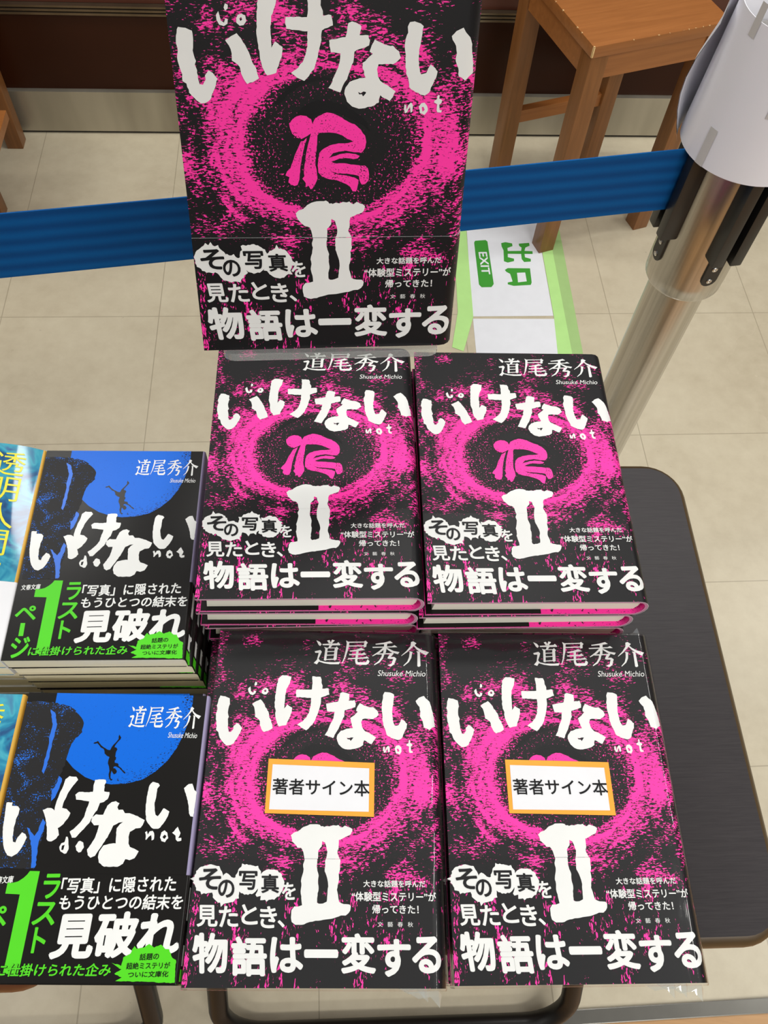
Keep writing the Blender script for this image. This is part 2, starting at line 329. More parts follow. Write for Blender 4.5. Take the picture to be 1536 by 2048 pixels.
# ------------------------------------------------------------------ lettering
# hand-drawn cover shapes and where each line of print sits, in tenths of a millimetre on the cover
SH = {'title':[[[(-637,551),(-609,547),(-580,535),(-578,501),(-585,461),(-582,445),(-575,422),(-582,408),(-577,387),(-574,354),(-569,333),(-556,331),(-542,350),(-542,367),(-525,388),(-508,376),(-492,355),(-499,329),(-515,299),(-532,269),(-551,255),(-572,254),(-590,266),(-618,298),(-628,332),(-643,343),(-642,370),(-651,407),(-654,436),(-648,472),(-653,490),(-647,528)]],[[(-396,532),(-377,512),(-363,485),(-345,456),(-337,428),(-321,395),(-311,357),(-337,344),(-363,334),(-378,354),(-388,377),(-391,400),(-406,417),(-422,427),(-423,455),(-430,484),(-445,503),(-421,518)]],[[(-276,686),(-249,682),(-219,674),(-223,649),(-227,632),(-244,596),(-250,557),(-249,515),(-251,477),(-246,486),(-233,503),(-203,482),(-204,459),(-214,430),(-228,398),(-234,380),(-257,374),(-275,370),(-293,402),(-302,435),(-302,463),(-310,500),(-310,543),(-306,581),(-303,629),(-298,663)]],[[(-92,679),(-42,678),(-35,659),(-36,640),(-27,621),(-27,604),(11,607),(16,568),(-6,559),(-32,549),(-34,511),(-44,473),(-54,436),(-68,399),(-90,371),(-112,349),(-141,364),(-167,382),(-138,403),(-116,426),(-104,454),(-96,487),(-92,544),(-137,546),(-183,550),(-186,572),(-185,596),(-93,596),(-90,635)]],[[(98,584),(118,578),(139,571),(137,549),(133,531),(170,535),(177,513),(176,493),(144,482),(112,471),(109,438),(91,396),(78,361),(62,335),(48,305),(22,315),(-4,322),(12,348),(26,382),(44,420),(50,462),(7,466),(1,490),(-1,512),(33,518),(72,526),(78,556),(82,578)]],[[(200,517),(226,506),(254,496),(282,494),(307,474),(318,449),(305,437),(282,422),(249,425),(219,421),(213,402),(217,372),(229,355),(259,338),(301,314),(288,292),(275,272),(252,285),(230,296),(224,267),(205,253),(177,246),(134,239),(105,248),(80,270),(69,301),(72,327),(92,349),(125,362),(162,367),(157,380),(149,405),(148,426),(169,443),(191,464),(179,472),(187,497)],[(129,310),(141,305),(155,312),(167,310),(163,302),(151,290),(146,299),(134,299)]],[[(352,588),(372,589),(398,583),(410,573),(408,545),(404,513),(398,480),(398,442),(404,408),(413,383),(436,389),(444,409),(454,426),(472,413),(487,396),(481,371),(467,340),(453,309),(437,299),(415,302),(382,317),(362,330),(358,356),(346,386),(339,424),(338,458),(333,495),(336,524),(343,548),(341,568)]],[[(589,569),(603,553),(624,533),(635,504),(642,471),(650,437),(655,390),(635,377),(617,363),(607,370),(585,378),(580,411),(565,440),(568,470),(562,499),(545,523),(539,537),(560,556)]],[[(-464,609),(-459,593),(-456,578),(-445,570),(-438,586),(-427,582),(-430,565),(-447,557),(-464,562),(-473,578),(-476,597)]],[[(-434,640),(-425,634),(-426,619),(-436,613),(-440,622)]],[[(-394,585),(-384,599),(-367,603),(-354,595),(-351,576),(-363,562),(-378,560),(-392,569)],[(-379,587),(-370,591),(-366,581),(-375,575)]],[[(343,259),(351,257),(355,236),(363,257),(374,268),(382,257),(382,227),(373,225),(370,250),(360,227),(348,223),(341,241)]],[[(410,250),(421,266),(437,269),(451,255),(453,233),(440,216),(419,223)],[(425,248),(434,251),(440,237),(431,230)]],[[(493,298),(503,301),(505,285),(517,278),(516,267),(507,262),(508,238),(519,235),(518,225),(500,226),(494,237),(496,262),(482,267),(483,278),(494,283)]]],'two':[[[(-168,-234),(-152,-220),(-130,-213),(-110,-196),(-90,-186),(-65,-177),(-45,-175),(-31,-177),(-20,-175),(-9,-180),(-3,-187),(8,-186),(14,-190),(28,-185),(45,-188),(64,-180),(81,-182),(95,-179),(107,-189),(118,-191),(132,-181),(147,-188),(162,-192),(174,-202),(168,-220),(162,-231),(145,-237),(123,-248),(100,-257),(98,-276),(97,-300),(92,-324),(101,-342),(110,-363),(108,-390),(110,-408),(104,-430),(105,-470),(100,-489),(96,-511),(102,-534),(107,-550),(109,-569),(123,-576),(147,-580),(165,-581),(175,-591),(172,-609),(161,-624),(146,-634),(121,-635),(97,-644),(70,-649),(40,-653),(18,-658),(-12,-659),(-43,-667),(-73,-677),(-100,-680),(-119,-679),(-137,-667),(-144,-644),(-142,-611),(-129,-592),(-109,-592),(-89,-586),(-92,-554),(-100,-518),(-96,-493),(-100,-468),(-92,-437),(-88,-407),(-92,-385),(-86,-364),(-89,-343),(-94,-322),(-100,-307),(-110,-301),(-128,-298),(-142,-281),(-158,-266),(-163,-248)],[(8,-264),(24,-273),(29,-293),(37,-317),(33,-344),(26,-368),(27,-395),(26,-417),(37,-442),(46,-473),(49,-492),(45,-530),(43,-568),(23,-576),(1,-579),(-8,-574),(-8,-539),(-3,-504),(-7,-469),(-6,-441),(-13,-416),(-18,-392),(-14,-353),(-14,-314),(6,-290),(6,-273)]]],'glyph':[[[(-131,209),(-105,206),(-85,193),(-78,173),(-64,198),(-38,212),(-12,221),(14,219),(49,206),(79,187),(115,173),(145,150),(165,124),(172,96),(169,70),(149,48),(115,50),(79,58),(43,53),(16,46),(-5,22),(16,31),(46,40),(79,46),(121,43),(142,33),(134,23),(113,20),(74,24),(46,21),(25,12),(7,6),(32,0),(68,0),(114,-6),(169,-11),(182,-22),(189,-49),(187,-79),(172,-95),(154,-98),(144,-76),(140,-58),(115,-52),(81,-48),(38,-46),(2,-36),(38,-52),(81,-57),(118,-64),(139,-76),(135,-107),(127,-132),(111,-129),(101,-113),(89,-101),(54,-85),(23,-76),(-14,-70),(-38,-58),(-53,-40),(-56,-10),(-55,16),(-47,46),(-29,66),(1,81),(42,89),(90,91),(111,98),(84,110),(51,128),(15,136),(-47,136),(-56,123),(-59,83),(-64,37),(-68,-4),(-61,-40),(-58,-73),(-72,-98),(-84,-116),(-93,-121),(-102,-104),(-115,-110),(-116,-91),(-130,-70),(-120,-58),(-123,-34),(-116,7),(-110,43),(-101,83),(-91,112),(-85,131),(-103,120),(-130,107),(-153,114),(-173,131),(-182,153),(-184,173),(-166,195),(-149,205)]],[[(-133,97),(-121,100),(-106,114),(-112,89),(-122,60),(-130,25),(-138,-10),(-141,-40),(-146,-76),(-154,-101),(-170,-104),(-185,-97),(-198,-88),(-193,-64),(-211,-55),(-202,-37),(-186,-22),(-173,7),(-164,37),(-148,66),(-139,86)]]],'arc':[[[(-248,257),(-219,293),(-180,325),(-135,346),(-90,360),(-44,367),(3,365),(3,357),(-39,357),(-80,348),(-120,332),(-160,311),(-200,279),(-230,248)]],[[(-155,187),(-139,228),(-105,255),(-53,272),(5,270),(63,254),(122,224),(170,186),(190,141),(165,164),(123,186),(82,202),(34,221),(-6,228),(-41,219),(-70,204),(-78,187),(-94,201),(-117,213),(-137,211)]]],'name':[[[(-78,914),(-55,903),(-44,887),(-53,876),(-63,884)]],[[(-85,841),(-51,850),(-41,839),(-48,820),(-59,794),(-50,781),(-15,773),(37,772),(76,776),(67,760),(15,759),(-26,765),(-56,775),(-68,757),(-88,765),(-69,786),(-60,831),(-81,831)]],[[(-11,913),(4,917),(14,899),(2,893)]],[[(20,920),(37,915),(19,893),(10,896)]],[[(-39,890),(51,896),(60,904),(74,888),(70,883),(-37,882)]],[[(5,882),(23,882),(8,863),(-2,863)]],[[(-28,871),(-12,866),(43,868),(51,875),(63,861),(56,853),(52,789),(38,784),(34,789),(-11,786),(-14,781),(-26,784),(-20,858)],[(-5,861),(39,863),(37,845),(-7,843)],[(-7,838),(37,840),(35,822),(-8,820)],[(-9,814),(36,817),(33,795),(-11,792)]],[[(108,916),(123,908),(221,911),(230,918),(245,904),(237,895),(235,876),(220,873),(219,880),(126,876),(120,846),(108,806),(88,763),(86,768),(99,806),(108,854),(113,897)],[(129,901),(223,905),(220,887),(126,883)]],[[(132,849),(172,857),(205,870),(229,855),(203,852),(173,846),(134,843)]],[[(129,827),(211,833),(222,840),(236,828),(230,824),(130,819)]],[[(123,800),(226,808),(240,815),(255,801),(122,793)]],[[(174,852),(189,852),(181,785),(185,775),(235,777),(245,796),(257,783),(251,767),(237,759),(185,759),(171,766),(167,785)]],[[(293,898),(347,907),(385,918),(402,905),(345,896),(295,892)]],[[(274,877),(396,883),(413,891),(430,878),(276,870)]],[[(348,899),(367,899),(358,840),(341,834)]],[[(342,874),(355,869),(321,839),(276,815),(272,818),(312,847)]],[[(363,875),(378,867),(405,853),(444,846),(433,832),(391,845),(364,864)]],[[(302,834),(392,839),(400,844),(408,836),(388,812),(410,814),(424,803),(410,765),(390,752),(373,757),(371,762),(392,768),(404,800),(371,802),(369,808),(383,832),(349,829),(340,802),(318,775),(286,757),(285,762),(314,786),(331,813),(334,828),(304,827)]],[[(517,914),(531,919),(551,906),(522,876),(491,846),(455,820),(455,824),(487,854),(513,887)]],[[(538,895),(554,879),(583,863),(629,850),(609,828),(580,844),(552,865),(534,887)]],[[(505,854),(526,849),(522,836),(517,809),(502,782),(469,755),(467,759),(492,785),(503,814),(507,843)]],[[(549,855),(571,852),(572,825),(574,759),(564,752),(554,756),(555,804),(556,844)]]],'btitle':[[[(-517,121),(-485,121),(-484,104),(-451,101),(-437,88),(-439,62),(-446,32),(-447,-13),(-443,-57),(-436,-82),(-422,-85),(-415,-60),(-398,-34),(-377,-44),(-366,-59),(-375,-88),(-384,-113),(-400,-143),(-426,-157),(-450,-151),(-476,-119),(-490,-79),(-505,-21),(-512,60)]],[[(-219,251),(-201,267),(-163,264),(-149,249),(-170,217),(-190,178),(-204,132),(-209,97),(-182,91),(-157,69),(-167,42),(-184,12),(-210,-11),(-198,-44),(-208,-62),(-230,-79),(-250,-76),(-259,-67),(-268,-16),(-282,28),(-297,61),(-311,84),(-288,94),(-265,94),(-248,81),(-247,119),(-236,177),(-224,216)]],[[(-55,249),(-24,252),(3,251),(10,238),(3,222),(7,187),(36,184),(39,173),(33,146),(13,131),(-6,125),(-15,87),(-32,57),(-45,19),(-70,-12),(-91,-38),(-107,-57),(-125,-59),(-142,-28),(-116,-5),(-95,21),(-80,48),(-73,93),(-65,132),(-109,138),(-140,141),(-149,168),(-133,183),(-89,181),(-55,184),(-58,220)]],[[(38,111),(58,131),(80,135),(103,126),(93,105),(104,90),(127,91),(141,72),(168,73),(201,62),(234,48),(254,37),(247,14),(238,-3),(212,-7),(184,-24),(181,-51),(186,-84),(196,-102),(220,-109),(245,-123),(237,-145),(228,-159),(203,-167),(180,-164),(172,-186),(145,-202),(111,-201),(73,-202),(43,-181),(33,-156),(35,-127),(54,-94),(80,-88),(117,-83),(112,-52),(108,-8),(124,15),(137,27),(115,22),(87,7),(79,-16),(66,-53),(49,-86),(35,-112),(15,-149),(-6,-157),(-23,-146),(-32,-117),(-15,-88),(-1,-58),(7,-17),(10,9),(-17,8),(-36,26),(-36,49),(-16,64),(23,62),(30,88)]],[[(257,233),(268,243),(300,236),(310,223),(299,207),(300,168),(296,129),(300,91),(309,67),(322,59),(334,73),(348,100),(353,102),(383,85),(377,55),(362,28),(346,2),(336,-6),(309,-7),(290,4),(263,37),(252,86),(249,120),(248,163),(251,209)]],[[(472,235),(492,235),(508,201),(521,193),(521,131),(518,58),(502,62),(492,77),(484,122),(466,172),(447,211)]],[[(-158,-54),(-147,-54),(-140,-79),(-131,-116),(-138,-137),(-151,-139),(-172,-129),(-184,-106),(-176,-87),(-159,-80)],[(-170,-98),(-156,-94),(-159,-120),(-170,-120)]],[[(-97,-100),(-87,-78),(-77,-73),(-59,-81),(-52,-107),(-63,-129),(-74,-132),(-89,-122)]],[[(265,-26),(276,-19),(282,-37),(291,-20),(306,-18),(316,-29),(319,-62),(308,-66),(302,-40),(288,-48),(279,-65),(273,-63),(274,-45)]],[[(352,-51),(356,-24),(370,-13),(387,-27),(395,-53),(380,-74),(362,-69)],[(365,-47),(373,-35),(384,-44),(378,-57),(370,-56)]],[[(429,-8),(439,5),(449,-11),(459,-26),(455,-41),(449,-52),(468,-52),(468,-67),(447,-69),(438,-60),(434,-41),(414,-27)]]],'jumper':[[[(-102,453),(-97,459),(-86,461),(-79,467),(-73,463),(-69,456),(-56,443),(-39,431),(-27,425),(-13,417),(0,416),(7,436),(16,449),(28,464),(38,480),(36,494),(38,506),(44,498),(51,489),(49,480),(36,463),(24,444),(22,433),(33,431),(40,422),(35,406),(35,380),(41,375),(41,362),(36,358),(38,346),(56,342),(62,334),(62,328),(80,316),(93,301),(106,294),(106,285),(94,293),(80,306),(69,316),(47,326),(37,324),(35,315),(46,314),(58,299),(56,287),(44,281),(34,292),(28,302),(26,282),(27,266),(32,256),(42,254),(34,245),(26,254),(18,266),(15,282),(16,302),(10,323),(0,341),(0,359),(3,377),(-13,384),(-28,396),(-32,413),(-39,423),(-55,430),(-67,443),(-80,455),(-92,451)]]],'cliff':[[[(-547,682),(-479,695),(-383,689),(-285,668),(-225,631),(-184,583),(-176,516),(-211,481),(-225,428),(-235,362),(-250,297),(-262,242),(-261,169),(-283,97),(-297,35),(-281,-42),(-293,-111),(-300,-162),(-297,-216),(-462,-215),(-513,-216),(-540,56),(-533,344)]]],'streak':[[[(-384,644),(-352,626),(-329,559),(-334,491),(-336,406),(-339,331),(-346,276),(-359,294),(-358,358),(-355,434),(-359,500),(-357,558)]],[[(-258,269),(-239,251),(-247,188),(-258,151),(-276,133),(-283,187),(-267,223)]],[[(-301,35),(-283,18),(-287,-34),(-300,-77),(-294,-128),(-289,-212),(-311,-214),(-321,-145),(-344,-78),(-376,-10),(-362,-14),(-327,-52),(-315,-26),(-309,9)]]],'one':[[[(-312,-227),(-260,-228),(-265,-657),(-268,-707),(-343,-705),(-341,-648),(-340,-341),(-416,-338),(-416,-285),(-391,-286),(-363,-279),(-338,-261),(-323,-245)]]],'dash':[[[(-463,-509),(-436,-509),(-433,-592),(-461,-592)]]],'splat':[[[(225,-733),(253,-718),(213,-700),(245,-683),(190,-652),(243,-665),(247,-629),(279,-611),(297,-575),(311,-589),(345,-584),(369,-566),(396,-584),(430,-570),(453,-588),(475,-592),(495,-628),(517,-637),(521,-740)]]],'sticker':[[[(-322,181),(294,165),(293,-134),(-322,-120)]]],'stickin':[[[(-296,149),(263,133),(263,-107),(-299,-100)]]]}
TX = {'band':[('物',(-632,-906),(-447,-906),(-655,-719),0.035),('語',(-433,-918),(-248,-918),(-450,-735),0.035),('は',(-235,-902),(-64,-902),(-248,-737),0.035),('一',(-64,-833),(114,-833),(-66,-794),0.035),('変',(130,-904),(312,-904),(123,-718),0.035),('す',(318,-918),(495,-918),(315,-744),0.035),('る',(498,-902),(654,-902),(498,-730),0.035),('見',(-635,-692),(-525,-692),(-647,-588),0.025),('た',(-518,-693),(-417,-693),(-529,-592),0.025),('と',(-402,-681),(-316,-681),(-411,-583),0.025),('き',(-303,-697),(-212,-697),(-312,-592),0.025),('、',(-210,-693),(-173,-693),(-213,-658),0.025),('を',(-196,-561),(-122,-561),(-202,-475),0.025),('大きな話題を呼んだ',(239,-496),(577,-495),(238,-461),0.022),('“体験型ミステリー”が',(177,-565),(634,-565),(176,-518),0.022),('帰ってきた！',(288,-625),(538,-625),(287,-581),0.022),('文',(317,-687),(345,-687),(317,-663),0.0),('藝',(370,-687),(399,-687),(370,-663),0.0),('春',(424,-687),(452,-687),(424,-663),0.0),('秋',(478,-687),(506,-687),(478,-663),0.0)],'bandblack':[('そ',(-643,-515),(-524,-514),(-655,-409),0.025),('の',(-537,-553),(-449,-553),(-547,-464),0.025),('写',(-429,-514),(-329,-514),(-438,-420),0.025),('真',(-309,-529),(-214,-529),(-317,-435),0.025)],'latin':[('Shusuke Michio',(308,689),(604,691),(307,726),0.006)],'bandb_w':[('文春文庫',(-505,-294),(-390,-287),(-505,-257),0.02),('「写真」に隠された',(-132,-337),(470,-321),(-132,-258),0.022),('もうひとつの結末を',(-129,-414),(515,-406),(-125,-341),0.022),('見破れ',(-134,-641),(521,-626),(-129,-425),0.04)],'bandb_g':[('ラ',(-225,-362),(-137,-360),(-228,-240),0.025),('ス',(-251,-486),(-133,-485),(-249,-376),0.025),('ト',(-225,-613),(-159,-613),(-226,-494),0.025),('ペ',(-505,-491),(-379,-490),(-512,-397),0.025),('ジ',(-486,-731),(-377,-730),(-496,-597),0.025),('に仕掛けられた企み',(-385,-718),(193,-713),(-379,-660),0.022)],'splat':[('話題の',(330,-642),(427,-637),(331,-611),0.015),('超絶ミステリが',(270,-682),(491,-677),(268,-652),0.015),('ついに文庫化',(283,-719),(486,-714),(284,-691),0.015)],'stick':[('著者サイン本',(-287,-18),(268,-25),(-290,71),0.014)],'circ':[[-598,-461,80,71],[-500,-514,74,69],[-384,-462,73,75],[-262,-486,71,77]]}
_fc = {}
def glyphs(s, bold):
    if (s, bold) in _fc: return _fc[(s, bold)]
    if bold >= 0.008:                                       # heavier strokes: the thin glyph struck several times round a small circle
        v0, f0 = glyphs(s, 0.0); v, f = [], []
        for k in range(9):
            d = Vector((0, 0, 8e-5)) if k == 8 else Vector((math.cos(k * math.pi / 4) * bold, math.sin(k * math.pi / 4) * bold, k * 1e-5))
            b_ = len(v); v += [p + d for p in v0]; f += [[b_ + i for i in q] for q in f0]
        _fc[(s, bold)] = (v, f); return v, f
    cu = bpy.data.curves.new('writing', 'FONT'); cu.body = s; cu.resolution_u = 4
    o = bpy.data.objects.new('writing', cu); COL.objects.link(o); bpy.context.view_layer.update()
    dg = bpy.context.evaluated_depsgraph_get(); me = bpy.data.meshes.new_from_object(o.evaluated_get(dg))
    v = [p.co.copy() for p in me.vertices]; f = [list(p.vertices) for p in me.polygons]
    bpy.data.objects.remove(o); bpy.data.curves.remove(cu); bpy.data.meshes.remove(me)
    _fc[(s, bold)] = (v, f); return v, f
def text_bm(s, bl, br, tl, bold, shear=0.0):
    """writing laid into the parallelogram bl, br, tl (metres)"""
    v, f = glyphs(s, bold); bm = bmesh.new()
    x0 = min(p.x for p in v); x1 = max(p.x for p in v); y0 = min(p.y for p in v); y1 = max(p.y for p in v)
    if shear:
        v = [Vector((p.x + shear * p.y, p.y, p.z)) for p in v]; x0 = min(p.x for p in v); x1 = max(p.x for p in v)
    bl, br, tl = Vector(bl).to_2d(), Vector(br).to_2d(), Vector(tl).to_2d()
    vs = [bm.verts.new((*(bl + (br - bl) * ((p.x - x0) / (x1 - x0)) + (tl - bl) * ((p.y - y0) / (y1 - y0))), p.z)) for p in v]
    for q in f:
        try: bm.faces.new([vs[i] for i in q])
        except ValueError: pass
    return bm
rnd = random.Random(5)
def rough_loop(loop, jit, step):
    out = []
    n = len(loop)
    for i in range(n):
        a = Vector(loop[i]); b = Vector(loop[(i + 1) % n]); k = max(1, int((b - a).length / step)) if step else 1
        for j in range(k):
            p = a.lerp(b, j / k); out.append(Vector((p.x + rnd.uniform(-jit, jit), p.y + rnd.uniform(-jit, jit), 0)))
    return out
def shape_bm(loops, jit=0.0, step=0.0, sc=1e-4):
    ls = [rough_loop([(p[0] * sc, p[1] * sc) for p in l], jit, step) for l in loops]
    bm = bmesh.new(); vs = [bm.verts.new(p) for l in ls for p in l]
    for t in tessellate_polygon(ls):
        try: bm.faces.new([vs[i] for i in t])
        except ValueError: pass
    return bm
def clip(bm, co, no):
    """drop what lies on the side the normal points to"""
    bmesh.ops.bisect_plane(bm, geom=bm.verts[:] + bm.edges[:] + bm.faces[:], plane_co=co, plane_no=no, clear_outer=True)
def lay(mb, bm, mat, zf, dz, cuts=()):
    for c in cuts: bmesh.ops.bisect_plane(bm, geom=bm.verts[:] + bm.edges[:] + bm.faces[:], plane_co=(c, 0, 0), plane_no=(1, 0, 0))
    for v in bm.verts: v.co.z += zf(v.co.x) + dz
    bmesh.ops.recalc_face_normals(bm, faces=bm.faces)
    for f in bm.faces:
        if f.normal.z < 0: f.normal_flip()
    mb.bm(bm, mat); bm.free()
mm = lambda p: (p[0] * 1e-4, p[1] * 1e-4)
def tlay(mb, item, mat, zf, dz, cuts=(), shear=0.0, off=(0, 0)):
    s, bl, br, tl, bold = item
    g = lambda p: (p[0] * 1e-4 + off[0], p[1] * 1e-4 + off[1])
    lay(mb, text_bm(s, g(bl), g(br), g(tl), bold, shear), mat, zf, dz, cuts)
def circle_loop(cx, cy, rx, ry, n=46, jag=0.05, spikes=5):
    out = []; sp = {rnd.randrange(n): rnd.uniform(1.10, 1.28) for _ in range(spikes)}
    for i in range(n):
        a = 2 * math.pi * i / n; k = sp.get(i, 1 + rnd.uniform(-jag, jag)); out.append((cx + rx * k * math.cos(a), cy + ry * k * math.sin(a)))
    return out
# ------------------------------------------------------------------ hardcover book
HW, HL, HT = 0.136, 0.1935, 0.020
ARC = 0.0075; BOARD = 0.0018
def hprof(off, t=HT, arc=ARC, w=HW, n=8):
    """outer line of jacket: front edge -> spine -> back edge, grown by off"""
    x0 = w / 2 - arc; pts = [(-w / 2 - off * 0.4, t + off), (x0, t + off)]
    for i in range(1, n): 
        a = math.pi / 2 - math.pi * i / n; pts.append((x0 + (arc + off) * math.cos(a), t / 2 + (t / 2 + off) * math.sin(a)))
    pts += [(x0, -off * 0.2), (-w / 2 - off * 0.4, -off * 0.2)]
    return pts
def hz(x, t=HT, arc=ARC, w=HW):
    x0 = w / 2 - arc
    if x <= x0: return t
    k = min(0.97, (x - x0) / arc); return t / 2 + t / 2 * math.sqrt(1 - k * k)
HCUTS = [HW / 2 - ARC + ARC * k for k in (0, .25, .45, .62, .77, .9)]
BAND_Y = -0.0355
def hardcover(name, label, group, sealed=False):
    t = empty(name, label=label, cat='book', group=group)
    mb = MB(); mats = [ART, WHITE, GLYPH, BLACK, EDGE]
    outer = hprof(0); x0 = HW / 2 - ARC
    inner = [(-HW / 2, BOARD), (x0, BOARD)]
    for i in range(1, 8):
        a = -math.pi / 2 + math.pi * i / 8; inner.append((x0 + (ARC - BOARD) * math.cos(a), HT / 2 + (HT / 2 - BOARD) * math.sin(a)))
    inner += [(x0, HT - BOARD), (-HW / 2, HT - BOARD)]
    mb.extrude_y(outer + inner, -HL / 2, HL / 2, 0, 4)
    for k in range(len(outer), len(outer) + len(inner) - 1): mb.m[k] = 2
    for loops in SH['title']: lay(mb, shape_bm(loops, 0.00018, 0.0011), 1, hz, 0.00025, HCUTS)
    for loops in SH['arc']: lay(mb, shape_bm(loops, 0.0003, 0.0012), 3, hz, 0.00012)
    for loops in SH['glyph']: lay(mb, shape_bm(loops, 0.00012, 0.0011), 2, hz, 0.0002)
    for loops in SH['name']: lay(mb, shape_bm(loops), 1, hz, 0.00025)
    tlay(mb, TX['latin'][0], 1, hz, 0.00025, shear=0.22)
    b = shape_bm(SH['two'][0], 0.00016, 0.0011); clip(b, (0, BAND_Y, 0), (0, -1, 0)); lay(mb, b, 1, hz, 0.00025)
    mb.build('dust_jacket', mats, t, smooth=40)
    # paper band round the foot of the jacket
    mb = MB(); o2 = hprof(0.00035); i2 = hprof(0.0000)[::-1]
    mb.extrude_y(o2 + i2, -HL / 2 - 0.0002, BAND_Y, 0, 1)
    z2 = lambda x: hz(x) + 0.00035
    b = shape_bm(SH['two'][0], 0.00016, 0.0011); clip(b, (0, BAND_Y - 0.00015, 0), (0, 1, 0)); lay(mb, b, 1, z2, 0.0002)
    for k, c in enumerate(TX['circ']): lay(mb, shape_bm([circle_loop(*c)]), 1, z2, 0.0002 + 0.00003 * k)
    for it in TX['band']: tlay(mb, it, 1, z2, 0.0003, HCUTS[:3])
    for it in TX['bandblack']: tlay(mb, it, 2, z2, 0.0004)
    mb.build('paper_band', [ART_BAND, WHITE, BLACK], t, smooth=40)
    mb = MB(); xr = HW / 2 - 0.0060
    pr = [(-HW / 2 + 0.0042, BOARD), (xr, BOARD), (xr + 0.0018, HT * .32), (xr + 0.0022, HT / 2), (xr + 0.0018, HT * .68), (xr, HT - BOARD), (-HW / 2 + 0.0042, HT - BOARD), (-HW / 2 + 0.0052, HT / 2)]
    mb.extrude_y(pr, -HL / 2 + 0.0032, HL / 2 - 0.0032, 0); mb.build('page_block', PAGES, t)
    mb = MB(); mb.box(-HW / 2 + 0.0005, 0.004, -HL / 2 + 0.0003, HL / 2 - 0.0003, BOARD, BOARD + 0.0003, 0); mb.box(0.004, x0, -HL / 2 + 0.0003, HL / 2 - 0.0003, BOARD, BOARD + 0.00025, 1)
    mb.build('endpaper', [BUNKO_BLACK, LINING], t)
    if sealed:
        mb = MB(); zf = lambda x: hz(x)
        mb2 = [tuple(p) for p in SH['sticker'][0][0]]; b = shape_bm([mb2]); lay(mb, b, 0, zf, 0.00055)
        lay(mb, shape_bm(SH['stickin'][0]), 1, zf, 0.0007); tlay(mb, TX['stick'][0], 2, zf, 0.00085)
        st = mb.build('label_sticker', [ORANGE, PAPER_WHITE, BLACK], t); st['label'] = 'white label with an orange border'
        mb = MB(); o3 = hprof(0.0009)
        n = len(o3); ys = [-HL / 2 - 0.0014, -HL / 2 - 0.0006, HL / 2 + 0.0006, HL / 2 + 0.0014]
        v = []
        for k, y in enumerate(ys):
            sq = 0.0 if k in (1, 2) else 1.0
            for (x, z) in o3: v.append((x * (1 - 0.004 * sq), y, HT / 2 + (z - HT / 2) * (1 - 0.10 * sq)))
        f = [(k * n + i, k * n + (i + 1) % n, (k + 1) * n + (i + 1) % n, (k + 1) * n + i) for k in range(3) for i in range(n)] + [list(range(n)), list(range(3 * n, 4 * n))]
        mb.add(v, f, 0)
        for sx in (1,):                                        # puckered corners of the film
            for sy in (-1, 1):
                px, py = sx * HW / 2 * (0.985 if sx < 0 else 0.94), sy * (HL / 2 + 0.001)
                fan = [(px, py, HT * .75), (px - sx * 0.016, py + sy * 0.001, HT * .6), (px - sx * 0.010, py + sy * 0.004, HT * .5), (px - sx * 0.004, py + sy * 0.003, HT * .62), (px + sx * 0.001, py + sy * 0.008, HT * .5), (px + sx * 0.002, py + sy * 0.002, HT * .55)]
                mb.add(fan, [(0, 1, 2), (0, 2, 3), (0, 3, 4), (0, 4, 5)], 1)
        mb.build('shrink_wrap', [FILM, ACRYLIC], t, smooth=50)
    return t
# ------------------------------------------------------------------ paperback books
BW, BL_, BT = 0.1065, 0.149, 0.0128
def bprof(off, w=BW, t=BT, th=0.0):
    r = 0.0016; p = [(-w / 2, t + off - th), (w / 2 - r, t + off - th)]
    for i in range(1, 5):
        a = math.pi / 2 * (1 - i / 4); p.append((w / 2 - r + (r + off - th) * math.cos(a), t - r + (r + off - th) * math.sin(a)))
    for i in range(0, 4):
        a = -math.pi / 2 * i / 4; p.append((w / 2 - r + (r + off - th) * math.cos(a), r + (r + off - th) * math.sin(a)))
    p += [(w / 2 - r, -(off - th) * .2 + (0.0003 if th else 0)), (-w / 2, -(off - th) * .2 + (0.0003 if th else 0))]
    return p
def paperback_shell(mb, y0, y1, off, mat, mspine, mcap, t=BT):
    o, i = bprof(off, t=t), bprof(off, t=t, th=0.00035)[::-1]
    n = len(o); mb.extrude_y(o + i, y0, y1, mat, mcap)
    base = len(mb.f) - (2 * n) - 2 * (2 * n - 2)
    for k in range(1, n - 2): mb.m[base + k] = mspine
BBAND = -0.0239
def spine_rect(mb, y0, y1, z0, z1, m, off=0.0007):
    x = BW / 2 + off; mb.add([(x, y0, z0), (x, y1, z0), (x, y1, z1), (x, y0, z1)], [(0, 1, 2, 3)], m)
def bzf(d): return lambda x: BT + d
